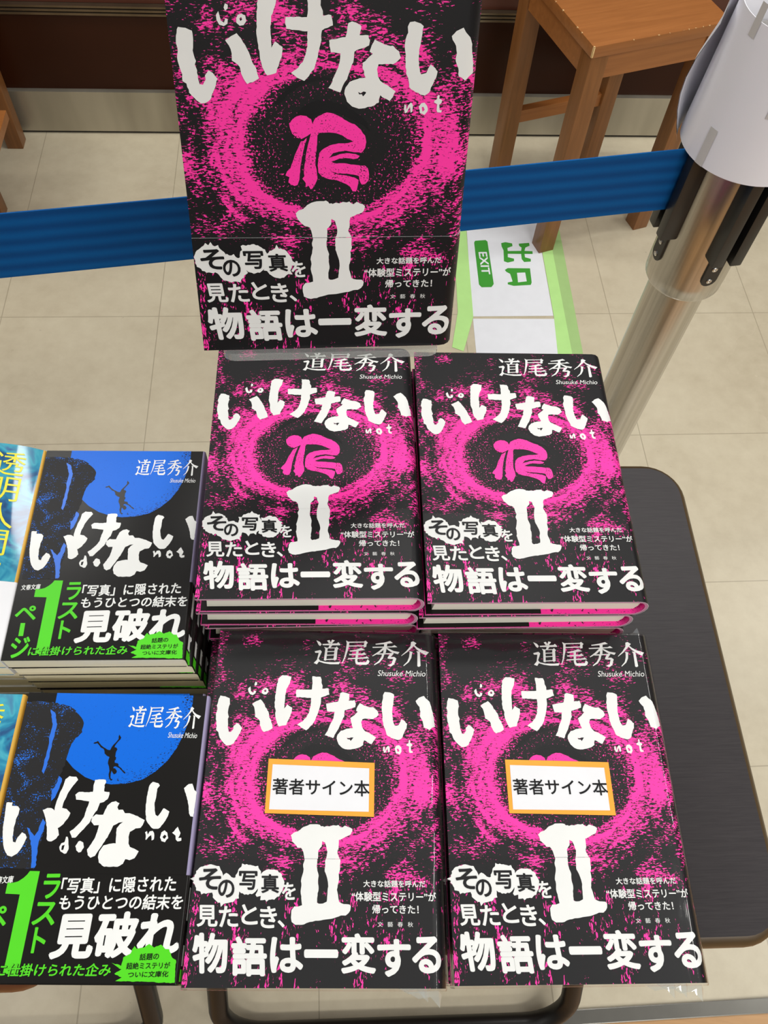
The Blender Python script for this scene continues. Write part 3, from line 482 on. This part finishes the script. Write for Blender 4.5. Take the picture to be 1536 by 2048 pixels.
def paperback_black(label, group):
    t = empty('paperback_book', label=label, cat='book', group=group)
    mb = MB(); paperback_shell(mb, -BL_ / 2, BL_ / 2, 0.0, 0, 1, 6)
    zf = bzf(0)
    disc = [(-367, 745), (-365, 640), (-330, 500), (-260, 380), (-190, 312), (-115, 264), (-40, 238), (38, 226), (125, 232), (209, 255), (275, 300), (334, 361), (378, 435), (408, 516), (428, 600), (437, 675), (435, 745)]
    lay(mb, shape_bm([disc]), 2, zf, 0.00008)
    cl = shape_bm(SH['cliff'][0], 0.0005, 0.0016); clip(cl, (-BW / 2 + .0002, 0, 0), (-1, 0, 0)); clip(cl, (0, BBAND, 0), (0, -1, 0)); lay(mb, cl, 3, zf, 0.00014)
    for l in SH['streak']: lay(mb, shape_bm(l, 0.0003, 0.0014), 4, zf, 0.0002)
    lay(mb, shape_bm(SH['jumper'][0], 0.00004, 0.0008), 0, zf, 0.0002)
    for l in SH['btitle']: lay(mb, shape_bm(l, 0.00012, 0.001), 5, zf, 0.00026)
    allp = [p for l in SH['name'] for q in l for p in q]; nx0 = min(p[0] for p in allp); nx1 = max(p[0] for p in allp); ny0 = min(p[1] for p in allp); ny1 = max(p[1] for p in allp)
    mp = lambda p: (80 + (p[0] - nx0) / (nx1 - nx0) * 415, 545 + (p[1] - ny0) / (ny1 - ny0) * 132)
    for l in SH['name']: lay(mb, shape_bm([[mp(p) for p in q] for q in l]), 5, zf, 0.00026)
    tlay(mb, ('Shusuke Michio', (318, 492), (486, 492), (318, 524), 0.004), 5, zf, 0.00026, shear=0.22)
    mb.build('cover', [BUNKO_BLACK, LAVENDER, MOON, CLIFF, BLUE, WHITE, PAGES_B], t, smooth=50)
    mb = MB(); paperback_shell(mb, -BL_ / 2 - 0.0001, BBAND, 0.0004, 0, 0, 3); z2 = bzf(0.0004)
    for it in TX['bandb_w']: tlay(mb, it, 1, z2, 0.0001)
    lay(mb, shape_bm(SH['one'][0]), 2, z2, 0.0001); lay(mb, shape_bm(SH['dash'][0]), 2, z2, 0.0001)
    for it in TX['bandb_g'][:-1]: tlay(mb, it, 2, z2, 0.0002)
    s, bl, br, tl, bo = TX['bandb_g'][-1]
    tlay(mb, (s, bl, br, tl, bo + 0.035), 0, z2, 0.00018); tlay(mb, (s, bl, br, tl, bo), 2, z2, 0.00026)
    lay(mb, shape_bm(SH['splat'][0], 0.0002, 0.001), 2, z2, 0.0003)
    for it in TX['splat']: tlay(mb, it, 0, z2, 0.0004)
    spine_rect(mb, -0.0295, -0.0455, 0.0035, 0.0095, 1); spine_rect(mb, -0.057, -0.0665, 0.0035, 0.0095, 1); spine_rect(mb, -0.0735, -0.0680, 0.002, 0.0115, 2)
    mb.build('paper_band', [BUNKO_BLACK, WHITE, GREEN, PAGES_B], t, smooth=50)
    mb = MB(); mb.box(-BW / 2 + 0.0004, BW / 2 - 0.0006, -BL_ / 2 + 0.0004, BL_ / 2 - 0.0004, 0.0004, BT - 0.0004, 0); mb.build('page_block', PAGES_B, t)
    return t
def curl(o, fn):
    """lift the upper sheet of a cover that has curled"""
    me = o.data; bm = bmesh.new(); bm.from_mesh(me)
    for k in range(-12, 13): bmesh.ops.bisect_plane(bm, geom=bm.verts[:] + bm.edges[:] + bm.faces[:], plane_co=(k * 0.0042, 0, 0), plane_no=(1, 0, 0))
    for k in range(-5, 6): bmesh.ops.bisect_plane(bm, geom=bm.verts[:] + bm.edges[:] + bm.faces[:], plane_co=(0, k * 0.0125, 0), plane_no=(0, 1, 0))
    for v in bm.verts:
        if v.co.z > BT - 0.0006: v.co.z += fn(v.co.x, v.co.y)
    bm.to_mesh(me); bm.free(); me.set_sharp_from_angle(angle=R_(50))
def paperback_teal(label, group, curled=None):
    t = empty('paperback_book', label=label, cat='book', group=group)
    mb = MB(); paperback_shell(mb, -BL_ / 2, BL_ / 2, 0.0, 0, 1, 3); zf = bzf(0)
    for k, ch in enumerate('透明人間は'):
        y1 = 0.0685 - 0.0192 * k; w = (0.0185, 0.0175, 0.0185, 0.0165, 0.0165)[k]; xc = 0.0345
        lay(mb, text_bm(ch, (xc - w / 2, y1 - 0.0178), (xc + w / 2, y1 - 0.0178), (xc - w / 2, y1), 0.004), 2, zf, 0.0002)
    cv = mb.build('cover', [TEAL, OCHRE, YELLOW, PAGES_B], t, smooth=50)
    mb = MB(); paperback_shell(mb, -BL_ / 2 - 0.0001, BBAND, 0.0004, 0, 0, 0); z2 = bzf(0.0004)
    lay(mb, text_bm('編。', (0.0215, -0.037), (0.041, -0.037), (0.0215, -0.028), 0.02), 1, z2, 0.0002)
    for k, ch in enumerate('待望の文庫化'):
        y1 = -0.0390 - 0.0057 * k; lay(mb, text_bm(ch, (0.0345, y1 - 0.0052), (0.0400, y1 - 0.0052), (0.0345, y1), 0.006), 2, z2, 0.0002)
    bn = mb.build('paper_band', [PAPER_WHITE, RED, BLACK], t, smooth=50)
    if curled: curl(cv, curled); curl(bn, curled)
    mb = MB(); mb.box(-BW / 2 + 0.0004, BW / 2 - 0.0006, -BL_ / 2 + 0.0004, BL_ / 2 - 0.0004, 0.0004, BT - 0.0004, 0); mb.build('page_block', PAGES_B, t)
    return t
# ------------------------------------------------------------------ setting
WALL_D = Vector((math.cos(YAW), math.sin(YAW), 0)); WALL_N = Vector((-WALL_D.y, WALL_D.x, 0)); WALL_P = Vector((0.142, 1.709, 0))
def wall_frame(z=0.0):
    return Matrix(((WALL_D.x, WALL_N.x, 0, WALL_P.x), (WALL_D.y, WALL_N.y, 0, WALL_P.y), (0, 0, 1, z), (0, 0, 0, 1)))
E1 = Vector((0.261, -0.0235, 0)); 
def strip_frame(): return Matrix(((WALL_D.x, WALL_N.x, 0, E1.x), (WALL_D.y, WALL_N.y, 0, E1.y), (0, 0, 1, 0), (0, 0, 0, 1)))
mb = MB(); mb.box(-3.5, 3.5, 0.006, 1.95, -0.02, 0.0, 0, strip_frame()); tag(mb.build('floor', FLOOR), kind='structure')
mb = MB(); mb.box(-3.5, 3.5, -2.5, -0.006, -0.02, 0.0, 0, strip_frame()); tag(mb.build('floor_wood', WOOD_FLOOR), kind='structure')
mb = MB(); mb.box(-3.5, 3.5, -0.0085, 0.0085, -0.02, 0.0035, 0, strip_frame()); tag(mb.build('trim_1', STRIP, bevel=0.0012), kind='structure')
mb = MB(); mb.box(-3.5, 3.5, 0.012, 0.10, 0.085, 0.262, 0, wall_frame()); mb.box(-3.5, 3.5, 0.012, 0.10, 0.278, 2.4, 1, wall_frame()); mb.box(-3.5, 3.5, 0.03, 0.10, 0.0, 0.09, 2, wall_frame()); mb.box(-3.5, 3.5, 0.02, 0.1, 0.26, 0.28, 2, wall_frame())
tag(mb.build('wall_back', [WALL_PANEL, WALL_UPPER, GAP_SHADE]), kind='structure')
mb = MB()
for k in range(3): mb.box(-3.5, 3.5, -0.004 + 0.002 * k, 0.02, 0.2615 + 0.006 * k, 0.2655 + 0.006 * k, 0, wall_frame())
for k in range(14):
    xx = -0.62 + 0.028 * k + rnd.uniform(-.01, .01); w = rnd.uniform(.004, .016)
    if rnd.random() < .7: mb.box(xx, xx + w, -0.0035, 0.014, 0.2555, 0.2602, 1, wall_frame())
tag(mb.build('trim_2', [RAIL, CHIP]), kind='structure')
mb = MB(); mb.box(-3.5, 3.5, 0.0, 0.013, 0.006, 0.0985, 0, wall_frame()); mb.box(-3.5, 3.5, 0.004, 0.02, 0.0, 0.006, 1, wall_frame())
tag(mb.build('baseboard_back', [SKIRT, GAP_SHADE], bevel=None), kind='structure')
# floor exit sign, taped down
sign = empty('floor_sign', (0.215, 1.26, 0), 0, 'white floor sheet with green EXIT marking and pale green tape border beside the stool leg', 'sign')
def at(pts_, o=(0.215, 1.26)): return [(x - o[0], y - o[1]) for x, y in pts_]
mb = MB(); mb.prism(at([(0.085, 1.500), (0.110, 1.155), (0.102, 1.063), (0.1245, 1.055), (0.141, 1.146), (0.1185, 1.415), (0.121, 1.455), (0.115, 1.500)])[::-1], 0.0004, 0.0009, 0)
mb.prism(at([(0.2705, 1.50), (0.2705, 1.455), (0.282, 1.341), (0.301, 1.165), (0.306, 1.070), (0.334, 1.073), (0.304, 1.344), (0.292, 1.50)]), 0.0004, 0.0009, 0)
mb.prism(at([(0.332, 1.073), (0.355, 1.076), (0.324, 1.376), (0.310, 1.50), (0.2915, 1.50), (0.303, 1.344)]), 0.0003, 0.0007, 1)
mb.prism(at([(0.112, 1.412), (0.229, 1.428), (0.229, 1.47), (0.110, 1.462)]), 0.0005, 0.0010, 0)
mb.build('tape_border', [SIGN_TAPE, SIGN_TAPE2], sign)
mb = MB(); mb.prism(at([(0.120, 1.413), (0.139, 1.147), (0.300, 1.168), (0.281, 1.341), (0.270, 1.455), (0.2305, 1.452), (0.2305, 1.4285)]), 0.0002, 0.0006, 0)
TXo = []
def sgn(pts_, dz, m):
    b = shape_bm([[(p[0] * 1e4, p[1] * 1e4) for p in at(l)] for l in pts_]); lay(mb, b, m, lambda x: 0.0006, dz)
sgn([[(0.140, 1.361), (0.162, 1.366), (0.166, 1.362), (0.1805, 1.240), (0.176, 1.231), (0.156, 1.228), (0.1505, 1.235), (0.138, 1.355)]], 0.0002, 1)
sgn([[(0.195, 1.361), (0.204, 1.365), (0.218, 1.363), (0.219, 1.355), (0.208, 1.348), (0.209, 1.339), (0.237, 1.343), (0.238, 1.353), (0.233, 1.357), (0.232, 1.364), (0.244, 1.367), (0.254, 1.369), (0.255, 1.361), (0.246, 1.354), (0.244, 1.344), (0.261, 1.345), (0.261, 1.337), (0.244, 1.335), (0.245, 1.325), (0.257, 1.322), (0.257, 1.314), (0.243, 1.311), (0.238, 1.319), (0.237, 1.334), (0.209, 1.331), (0.209, 1.321), (0.222, 1.318), (0.222, 1.311), (0.209, 1.305), (0.201, 1.308), (0.2, 1.34), (0.196, 1.351)]], 0.0002, 1); sgn([[(0.203, 1.283), (0.209, 1.289), (0.255, 1.294), (0.258, 1.254), (0.256, 1.247), (0.221, 1.24), (0.209, 1.243), (0.209, 1.248), (0.219, 1.252), (0.214, 1.273), (0.206, 1.278)], [(0.228, 1.278), (0.245, 1.281), (0.248, 1.256), (0.23, 1.251)]], 0.0002, 1)
lay(mb, text_bm('EXIT', at([(0.1475, 1.328)])[0], at([(0.1560, 1.264)])[0], at([(0.1650, 1.3305)])[0], 0.02), 0, lambda x: 0.0006, 0.0004)
mb.build('sheet', [SIGN_WHITE, SIGN_GREEN], sign)
mb = MB(); mb.prism(at([(0.1405, 1.141), (0.150, 1.040), (0.309, 1.058), (0.3015, 1.160)])[::-1], 0.0002, 0.0006, 0); mb.build('sheet', [SIGN_WHITE], sign)
# ------------------------------------------------------------------ stools
def stool(x, y, yaw, label, chips=True, step=False):
    t = empty('wooden_stool', (x, y, 0), R_(yaw), label, 'stool', 'wooden stools along the wall')
    S, HS = 0.267, 0.437; Lg = 0.034
    mb = MB(); mb.box(0, S, 0, S, HS - 0.019, HS, 0)
    if chips:
        for k in range(17):
            u = rnd.uniform(0.0, 0.26)
            if k < 9: a, b = rnd.uniform(.0015, .0045), rnd.uniform(.0008, .002); mb.box(u, u + a, -0.0004, b, HS - b * 0.7, HS + 0.0003, 1)
            else: a, b = rnd.uniform(.0015, .006), rnd.uniform(.001, .0026); mb.box(-0.0004, b, u, u + a, HS - b * 0.7, HS + 0.0003, 1)
        mb.box(-0.0004, 0.003, -0.0004, 0.003, HS - 0.018, HS + 0.0003, 1)
    mb.build('seat', [STOOL_W, CHIP], t, bevel=0.0006, smooth=40)
    for sx in (0, 1):
        for sy in (0, 1):
            mb = MB(); x0 = 0.003 + sx * (S - Lg - 0.006); y0 = 0.003 + sy * (S - Lg - 0.006)
            mb.box(x0, x0 + Lg, y0, y0 + Lg, 0.0, HS - 0.019, 0); mb.build('leg', STOOL_SHADED, t, bevel=0.0018, smooth=40)
    a, b = Lg + 0.003, S - Lg - 0.003
    for k in range(4):
        mb = MB(); q0 = 0.006 if k % 2 == 0 else S - 0.024
        if k < 2: mb.box(a, b, q0, q0 + 0.018, HS - 0.062, HS - 0.019, 0)
        else: mb.box(q0, q0 + 0.018, a, b, HS - 0.062, HS - 0.019, 0)
        mb.build('apron', STOOL_W, t)
    for k in range(2):
        mb = MB(); q0 = 0.012 if k == 0 else S - 0.030; z0 = 0.078 if k == 0 else 0.138
        mb.box(a, b, q0, q0 + 0.018, z0, z0 + 0.027, 0)
        mb.build('stretcher', STOOL_W, t, bevel=0.001)
    if step:
        mb = MB(); mb.box(-0.062, 0.330, -0.10, 0.0565, 0.192, 0.210, 0); mb.box(0.3285, 0.3304, 0.01, 0.03, 0.2085, 0.2104, 1); mb.box(0.3285, 0.3304, 0.038, 0.043, 0.2085, 0.2104, 1); mb.build('step_board', [STOOL_W, CHIP], t, bevel=0.001)
    return t
stool(0.2725, 1.336, 25.3, 'brown wooden stool with chipped seat edges behind the steel barrier post')
stool(-1.095, 1.262, 7.3, 'brown wooden step stool at the left edge against the dark wall', False, True)
# ------------------------------------------------------------------ barrier post, belt, paper cone
PX, PY = 0.262, 0.602
post = empty('barrier_post', (PX, PY, 0), 0, 'brushed steel barrier post with black belt slots behind the table', 'barrier post')
mb = MB(); mb.lathe([(0.14, 0.0), (0.14, 0.006), (0.132, 0.012), (0.05, 0.020), (0.034, 0.024)], 48); mb.build('base', STEEL, post, smooth=35)
mb = MB(); mb.lathe([(0.0272, 0.02), (0.0272, 0.66)], 48); mb.build('tube', STEEL, post, smooth=35)
mb = MB(); mb.lathe([(0.028, 0.6455), (0.0345, 0.6455), (0.0358, 0.648), (0.0362, 0.66), (0.0362, 0.86), (0.034, 0.864), (0.002, 0.866)], 56); mb.build('collar', STEEL, post, smooth=35)
for az, zb in ((195, 0.704), (285, 0.701)):
    M = Matrix.Rotation(R_(az), 4, 'Z'); mb = MB(); r0 = 0.0335
    for s in (-1, 1): mb.box(r0, r0 + 0.0155, s * 0.0085 - 0.0052, s * 0.0085 + 0.0052, zb, 0.792, 0, M)
    mb.box(r0, r0 + 0.006, -0.009, 0.009, zb, 0.792, 0, M)
    rc = mb.build('belt_slot', BLACK_PLASTIC, post, bevel=0.0012, smooth=40)
    mb = MB(); pl = [(0.0075 * math.cos(a), zb - 0.026 + 0.0075 * math.sin(a)) for a in [math.pi + math.pi * k / 8 for k in range(9)]] + [(0.0075, zb + 0.002), (-0.0075, zb + 0.002)]
    n = len(pl); v = [(r0, p[0], p[1]) for p in pl] + [(r0 + 0.0042, p[0], p[1]) for p in pl]
    mb.add(v, [list(range(n)), list(range(n, 2 * n))[::-1]] + [(i, (i + 1) % n, n + (i + 1) % n, n + i) for i in range(n)], 0, M)
    mb.build('mounting_tab', BLACK_PLASTIC, rc, bevel=0.0006)
    for dz in (-0.027, -0.0135):
        mb = MB(); M2 = M @ Matrix.Translation((r0 + 0.004, 0, zb + dz)) @ Matrix.Rotation(R_(90), 4, 'Y')
        mb.lathe([(0.0026, 0.0), (0.0026, 0.0008), (0.0019, 0.0013), (0.0011, 0.0013), (0.0011, 0.0006), (0.0002, 0.0006)], 14, 0, M2); mb.build('screw', SCREW, rc, smooth=30)
bd = Vector((-0.515, -0.140, 0)).normalized(); b0 = Vector((PX, PY, 0)) + bd * 0.046
mb = MB(); n = 26; L = 1.0
v = []
for i in range(n + 1):
    p = b0 + bd * (L * i / n); sag = -0.004 * math.sin(math.pi * i / n)
    for dz in (-0.0292, 0.0292): v.append((p.x, p.y, 0.757 + dz + sag))
nn = Vector((-bd.y, bd.x, 0)) * 0.0012
v2 = [(a[0] + nn.x, a[1] + nn.y, a[2]) for a in v]; k = len(v)
f = []
for i in range(n): f += [(2 * i, 2 * i + 2, 2 * i + 3, 2 * i + 1), (k + 2 * i, k + 2 * i + 1, k + 2 * i + 3, k + 2 * i + 2), (2 * i, k + 2 * i, k + 2 * i + 2, 2 * i + 2), (2 * i + 1, 2 * i + 3, k + 2 * i + 3, k + 2 * i + 1)]
mb.add(v + v2, f, 0); belt = mb.build('barrier_belt', BELT); tag(belt, 'blue woven barrier belt stretched from the steel post behind the display book', 'belt')
# origin of the belt mesh is the world origin, so its ribs follow world height
cone = empty('paper_cone', (PX, PY, 0.0), 0, 'white paper cone taped over the top of the steel barrier post', 'paper cone')
ZB, ZT, RB, RT = 0.786, 0.892, 0.0525, 0.047
def cone_pt(a, z, dr=0.0):
    k = (z - ZB) / (ZT - ZB); r = RB + (RT - RB) * k + dr; return (r * math.cos(a), r * math.sin(a), z)
mb = MB(); seg = 72; v = []; rows = [ZB, ZB + 0.04, ZB + 0.08, ZT]
for dr in (0.0, -0.0005):
    for z in rows: v += [cone_pt(2 * math.pi * i / seg, z, dr) for i in range(seg)]
f = []; nr = len(rows)
for s in range(2):
    for j in range(nr - 1):
        for i in range(seg):
            q = [s * nr * seg + j * seg + i, s * nr * seg + j * seg + (i + 1) % seg, s * nr * seg + (j + 1) * seg + (i + 1) % seg, s * nr * seg + (j + 1) * seg + i]
            f.append(q if s == 0 else q[::-1])
for j in (0, nr - 1):
    for i in range(seg): f.append([j * seg + i, j * seg + (i + 1) % seg, nr * seg + j * seg + (i + 1) % seg, nr * seg + j * seg + i])
mb.add(v, f, 0); mb.build('sleeve', CONE_PAPER, cone, smooth=50)
mb = MB(); v = []; nz_, nk = 9, 8                                    # loose end of the paper, standing off the sleeve
for th in (0.0, 0.0005):
    for j in range(nz_):
        z = ZB - 0.004 + (ZT - ZB) * j / (nz_ - 1)
        for i in range(nk):
            u = i / (nk - 1); a = R_(118 + 62 * u); lift = 0.015 * u ** 1.6 * math.sin(math.pi * min(1, max(0.16, 1 - j / (nz_ - 1)))) + 0.0008
            v.append(cone_pt(a, z, lift + th))
for s in range(2):
    for j in range(nz_ - 1):
        for i in range(nk - 1):
            b = s * nz_ * nk; q = [b + j * nk + i, b + j * nk + i + 1, b + (j + 1) * nk + i + 1, b + (j + 1) * nk + i]; f = [q]
            mb.f.append(q); mb.m.append(0)
mb.v = [tuple(p) for p in v]; mb.build('loose_flap', CONE_PAPER, cone, smooth=60)
def tape(a0, a1, z0, z1):
    mb = MB(); v = []
    for i in range(6):
        a = R_(a0 + (a1 - a0) * i / 5)
        for z in (z0, z1): v.append(cone_pt(a, z, 0.0004))
    mb.add(v, [(2 * i, 2 * i + 2, 2 * i + 3, 2 * i + 1) for i in range(5)], 0); mb.build('tape_piece', TAPE, cone, smooth=60)
tape(213, 221, ZB - 0.0, ZB + 0.030); tape(252, 262, ZB + 0.052, ZB + 0.075); tape(207, 214, ZB + 0.095, ZB + 0.117)
# ------------------------------------------------------------------ tables
def rrect(x0, x1, y0, y1, r, n=8):
    out = []
    for cx, cy, a0 in ((x1 - r, y0 + r, -90), (x1 - r, y1 - r, 0), (x0 + r, y1 - r, 90), (x0 + r, y0 + r, 180)):
        for i in range(n + 1): a = R_(a0 + 90 * i / n); out.append((cx + r * math.cos(a), cy + r * math.sin(a)))
    return out
TOP = 1.19 - 0.5445
def table(name, x, y, yaw, w, d, label, mtop, medge, hw, rails):
    t = empty(name, (x, y, 0), R_(yaw), label, 'table', 'folding tables under the books')
    mb = MB(); th = 0.022
    rings = [(-0.0040, 0.0), (-0.0018, 0.0012), (0.0008, 0.0045), (0.0018, 0.009), (0.0006, 0.016), (-0.004, 0.0205), (-0.010, th)]
    base = rrect(-w / 2, w / 2, -d / 2, d / 2, 0.029); n = len(base); v = []
    for off, dz in rings: v += [(p[0], p[1], TOP - dz) for p in rrect(-w / 2 - off, w / 2 + off, -d / 2 - off, d / 2 + off, 0.029 + off)]
    mb.add(v, [list(range(n))], 0); mb.add(v, [(i, j * 1 + 0, 0) for i in ()], 1)
    k = len(rings)
    mb.add(v, [(r * n + i, (r + 1) * n + i, (r + 1) * n + (i + 1) % n, r * n + (i + 1) % n) for r in range(k - 1) for i in range(n)], 1)
    mb.add(v, [list(range((k - 1) * n, k * n))[::-1]], 1)
    mb.build('tabletop', [mtop, medge], t, smooth=35)
    rt = 0.0118
    def uframe(hw, ht, y_low, y_top):
        rc = 0.052
        path = [(-ht, y_top, TOP - 0.024)]
        dv = Vector((0, y_low - y_top, rt - (TOP - 0.024))); ln = dv.length; dv.normalize(); end = Vector((-hw, y_top, TOP - 0.024)) + dv * (ln - rc); path.append((-hw * .6 - ht * .4, *(Vector((0, y_top, TOP - 0.024)) + dv * ln * .5)[1:]))
        path.append(tuple(end)); c = end + Vector((rc, 0, 0))
        for i in range(1, 9): a = math.pi / 2 * i / 8; path.append(tuple(c + Vector((-rc * math.cos(a), 0, 0)) + dv * rc * math.sin(a)))
        for q in path[::-1]: path = path + [(-q[0], q[1], q[2])]
        mb = MB(); mb.tube(path, rt, 16); return mb.build('leg_frame', BLACK_TUBE, t, smooth=50)
    uframe(hw, hw - 0.022, *rails[0]); uframe(hw - 0.032, hw - 0.047, *rails[1])
    for s in (-1, 1):
        mb = MB(); mb.box(s * (w / 2 - 0.05) - 0.011, s * (w / 2 - 0.05) + 0.011, -d / 2 + 0.03, d / 2 - 0.03, TOP - 0.032, TOP - 0.0215, 0); mb.build('rail', BLACK_PLASTIC, t)
    return t
table('folding_table', 0.0455, 0.190, 6.0, 0.418, 0.345, 'small folding table with dark rounded top and black tube legs, under the pink books', TABLE_TOP, TABLE_EDGE, 0.211, ((-0.238, 0.13), (0.17, -0.12)))
table('folding_table', -0.386, 0.133, 6.0, 0.418, 0.345, 'small folding table with brown rounded top at the left edge, under the paperbacks', LEFT_TOP, LEFT_TOP, 0.148, ((-0.232, 0.13), (0.17, -0.12)))
# ------------------------------------------------------------------ books on the tables
def Z(h): return 1.19 - h
rb = random.Random(11)
# front pair, sealed in film
h0 = hardcover('hardcover_book', 'film-wrapped pink and black hardcover with orange-edged label, front left pile, on top', 'film-wrapped hardcovers at the front', True)
order = ['second from the top', 'third from the top', 'fourth from the top', 'fifth from the top', 'bottom']
h0.location = (-0.0205, 0.0914, TOP + 2 * HT + 0.0006); h0.rotation_euler = (0, 0, R_(4.25))
G1 = 'film-wrapped hardcovers at the front'
copy_thing(h0, (-0.0275, 0.0935, TOP + HT + 0.0003), R_(4.8), 'film-wrapped hardcover sticking out left under the top book of the front left pile', G1)
copy_thing(h0, (-0.0235, 0.0925, TOP), R_(4.5), 'film-wrapped hardcover at the bottom of the front left pile on the dark table', G1)
copy_thing(h0, (0.1177, 0.1038, TOP + 2 * HT - 0.0008), R_(5.05), 'film-wrapped pink and black hardcover with orange-edged label, front right pile, on top', G1)
copy_thing(h0, (0.1165, 0.1050, TOP + HT - 0.0006), R_(5.2), 'film-wrapped hardcover in the middle of the front right pile', G1)
copy_thing(h0, (0.1170, 0.1045, TOP), R_(5.0), 'film-wrapped hardcover at the bottom of the front right pile on the dark table', G1)
# rear pair, unwrapped
G2 = 'pink hardcovers in the rear piles'
h1 = hardcover('hardcover_book', 'pink and black hardcover without film, rear left pile, on top below the display book', G2)
h1.location = (-0.0486, 0.2891, TOP + 4 * HT); h1.rotation_euler = (0, 0, R_(5.98))
for k, (dx, dy, da) in enumerate([(-0.0018, -0.001, -0.3), (-0.0005, -0.0015, 0.6), (0.001, -0.002, 0.2), (0.0, -0.001, 0.0)]):
    copy_thing(h1, (-0.0486 + dx, 0.2891 + dy, TOP + (3 - k) * HT), R_(5.98 + da), 'pink and black hardcover in the rear left pile, ' + order[k if k < 3 else 4] + ' of five', G2)
for k, (dx, dy, da) in enumerate([(0, 0, 0), (-0.004, -0.001, 0.4), (-0.003, -0.0005, -0.2), (-0.002, 0, 0.3), (-0.002, 0, 0)]):
    copy_thing(h1, (0.0886 + dx, 0.3000 + dy, TOP + (4 - k) * HT), R_(5.81 + da), 'pink and black hardcover in the rear right pile, ' + ('on top' if k == 0 else order[k - 1 if k < 4 else 4] + ' of five'), G2)
# paperbacks
G3 = 'black and blue paperbacks'
p0 = paperback_black('black and blue paperback with green lettering, on top of the rear left pile', G3)
p0.location = (-0.1710, 0.2252, TOP + 5 * BT); p0.rotation_euler = (0, 0, R_(5.79))
for k in range(5):
    copy_thing(p0, (-0.1710 + 0.0017 * (k + 1) + rb.uniform(-.0005, .0005), 0.2252 + rb.uniform(-.001, .001), TOP + (4 - k) * BT), R_(5.79 + rb.uniform(-.4, .4)), 'black and blue paperback in the rear left pile, ' + order[k if k < 4 else 4] + ' of six', G3)
copy_thing(p0, (-0.1417, 0.0617, TOP + 4 * BT), R_(4.1), 'black and blue paperback with green lettering, on top of the front left pile', G3)
for k in range(4):
    copy_thing(p0, (-0.1417 + (-0.004, 0.001, 0.003, 0.0)[k], 0.0617 + (0.004, 0.001, 0.0, -0.001)[k], TOP + (3 - k) * BT), R_(4.1 + (0.9, 0.3, 0.5, 0)[k]), 'black and blue paperback in the front left pile, ' + order[k if k < 3 else 4] + ' of five', G3)
G4 = 'teal paperbacks at the left edge'
lift = lambda x, y: 0.012 * (1 - math.exp(-max(0.0, BW / 2 - 0.0016 - x) / 0.020)) * (0.25 + 0.75 * (y / BL_ + 0.5))
q1 = paperback_teal('glossy teal paperback with curled cover, top of the rear pile at the left edge', G4, lift)
a = R_(5.79); q1.location = (-0.1710 - 0.1072 * math.cos(a), 0.2252 - 0.1072 * math.sin(a), TOP + 5 * BT + 0.0002); q1.rotation_euler = (0, 0, a)
q0 = paperback_teal('teal paperback in the front pile at the left edge, on top', G4)
q0.location = (-0.1417 - 0.1082 * math.cos(R_(4.1)), 0.0605 - 0.1082 * math.sin(R_(4.1)), TOP + 4 * BT); q0.rotation_euler = (0, 0, R_(4.1))
for k in range(5):
    copy_thing(q0, (-0.1710 - 0.1070 * math.cos(a) + 0.0016 * k, 0.2262 - 0.1078 * math.sin(a) + rb.uniform(-.001, .001), TOP + (4 - k) * BT), a, 'teal paperback in the rear pile at the left edge, ' + order[k if k < 4 else 4] + ' of six', G4)
a = R_(4.1)
for k in range(1, 5):
    copy_thing(q0, (-0.1417 - 0.1082 * math.cos(a) - 0.0006 * k, 0.0605 - 0.1082 * math.sin(a), TOP + (4 - k) * BT), a, 'teal paperback in the front pile at the left edge, ' + ('on top' if k == 0 else order[k - 1 if k < 4 else 4] + ' of five'), G4)
# ------------------------------------------------------------------ display book on its clear stand
ax = Vector((0.984, 0.175, -0.033)); ay = Vector((-0.031, 0.351, 0.936)); ax.normalize(); an = ax.cross(ay).normalized(); ay = an.cross(ax).normalized()
ctr = Vector((-0.0404, 0.3330, 1.19 - 0.2527)); Mr = Matrix((ax, ay, an)).transposed().to_4x4()
disp = hardcover('hardcover_book', 'large-looking pink and black hardcover stood upright on a clear stand above the piles', 'pink hardcovers in the rear piles')
disp.rotation_euler = Mr.to_euler(); disp.location = ctr - an * HT
del disp['group']
M = Matrix.Translation(ctr - an * HT) @ Mr
stand = empty('acrylic_book_stand', (-0.045, 0.430, 0.0), 0, 'clear acrylic stand holding up the display book behind the piles', 'book stand')
Mi = Matrix.Translation((0.045, -0.430, 0.0)) @ M
mb = MB(); yb = -HL / 2 - 0.0005
mb.prism(rrect(-0.058, 0.060, yb - 0.0042, yb + 0.135, 0.006), -0.0036, -0.0005, 0, Mi); mb.build('back_plate', ACRYLIC, stand, bevel=0.0006)
mb = MB(); Ml = Mi @ Matrix.Translation((0, yb - 0.0042, 0)) @ Matrix.Rotation(R_(90), 4, 'X')
pl = rrect(-0.058, 0.060, -0.0250, -0.0005, 0.007)
n = len(pl); v = [(p[0], yb - 0.0042, -p[1]) for p in pl] + [(p[0], yb, -p[1]) for p in pl]
mb.add(v, [list(range(n)), list(range(n, 2 * n))[::-1]] + [(i, (i + 1) % n, n + (i + 1) % n, n + i) for i in range(n)], 0, Mi); mb.build('ledge', ACRYLIC, stand, bevel=0.0007)
tp = Mi @ Vector((0.0, 0.0, -0.0068))
path = [(0, 0, 0.004), (0, 0.0, 0.30), (tp.x * .3, -0.006, 0.62), (tp.x * .7, -0.020, 0.80), tuple(tp)]
mb = MB(); mb.tube(path, 0.0042, 14); mb.build('column', ACRYLIC, stand, smooth=50)
mb = MB(); mb.prism(rrect(-0.09, 0.09, -0.05, 0.08, 0.012), 0.0, 0.005, 0); mb.build('foot', ACRYLIC, stand, bevel=0.0008)
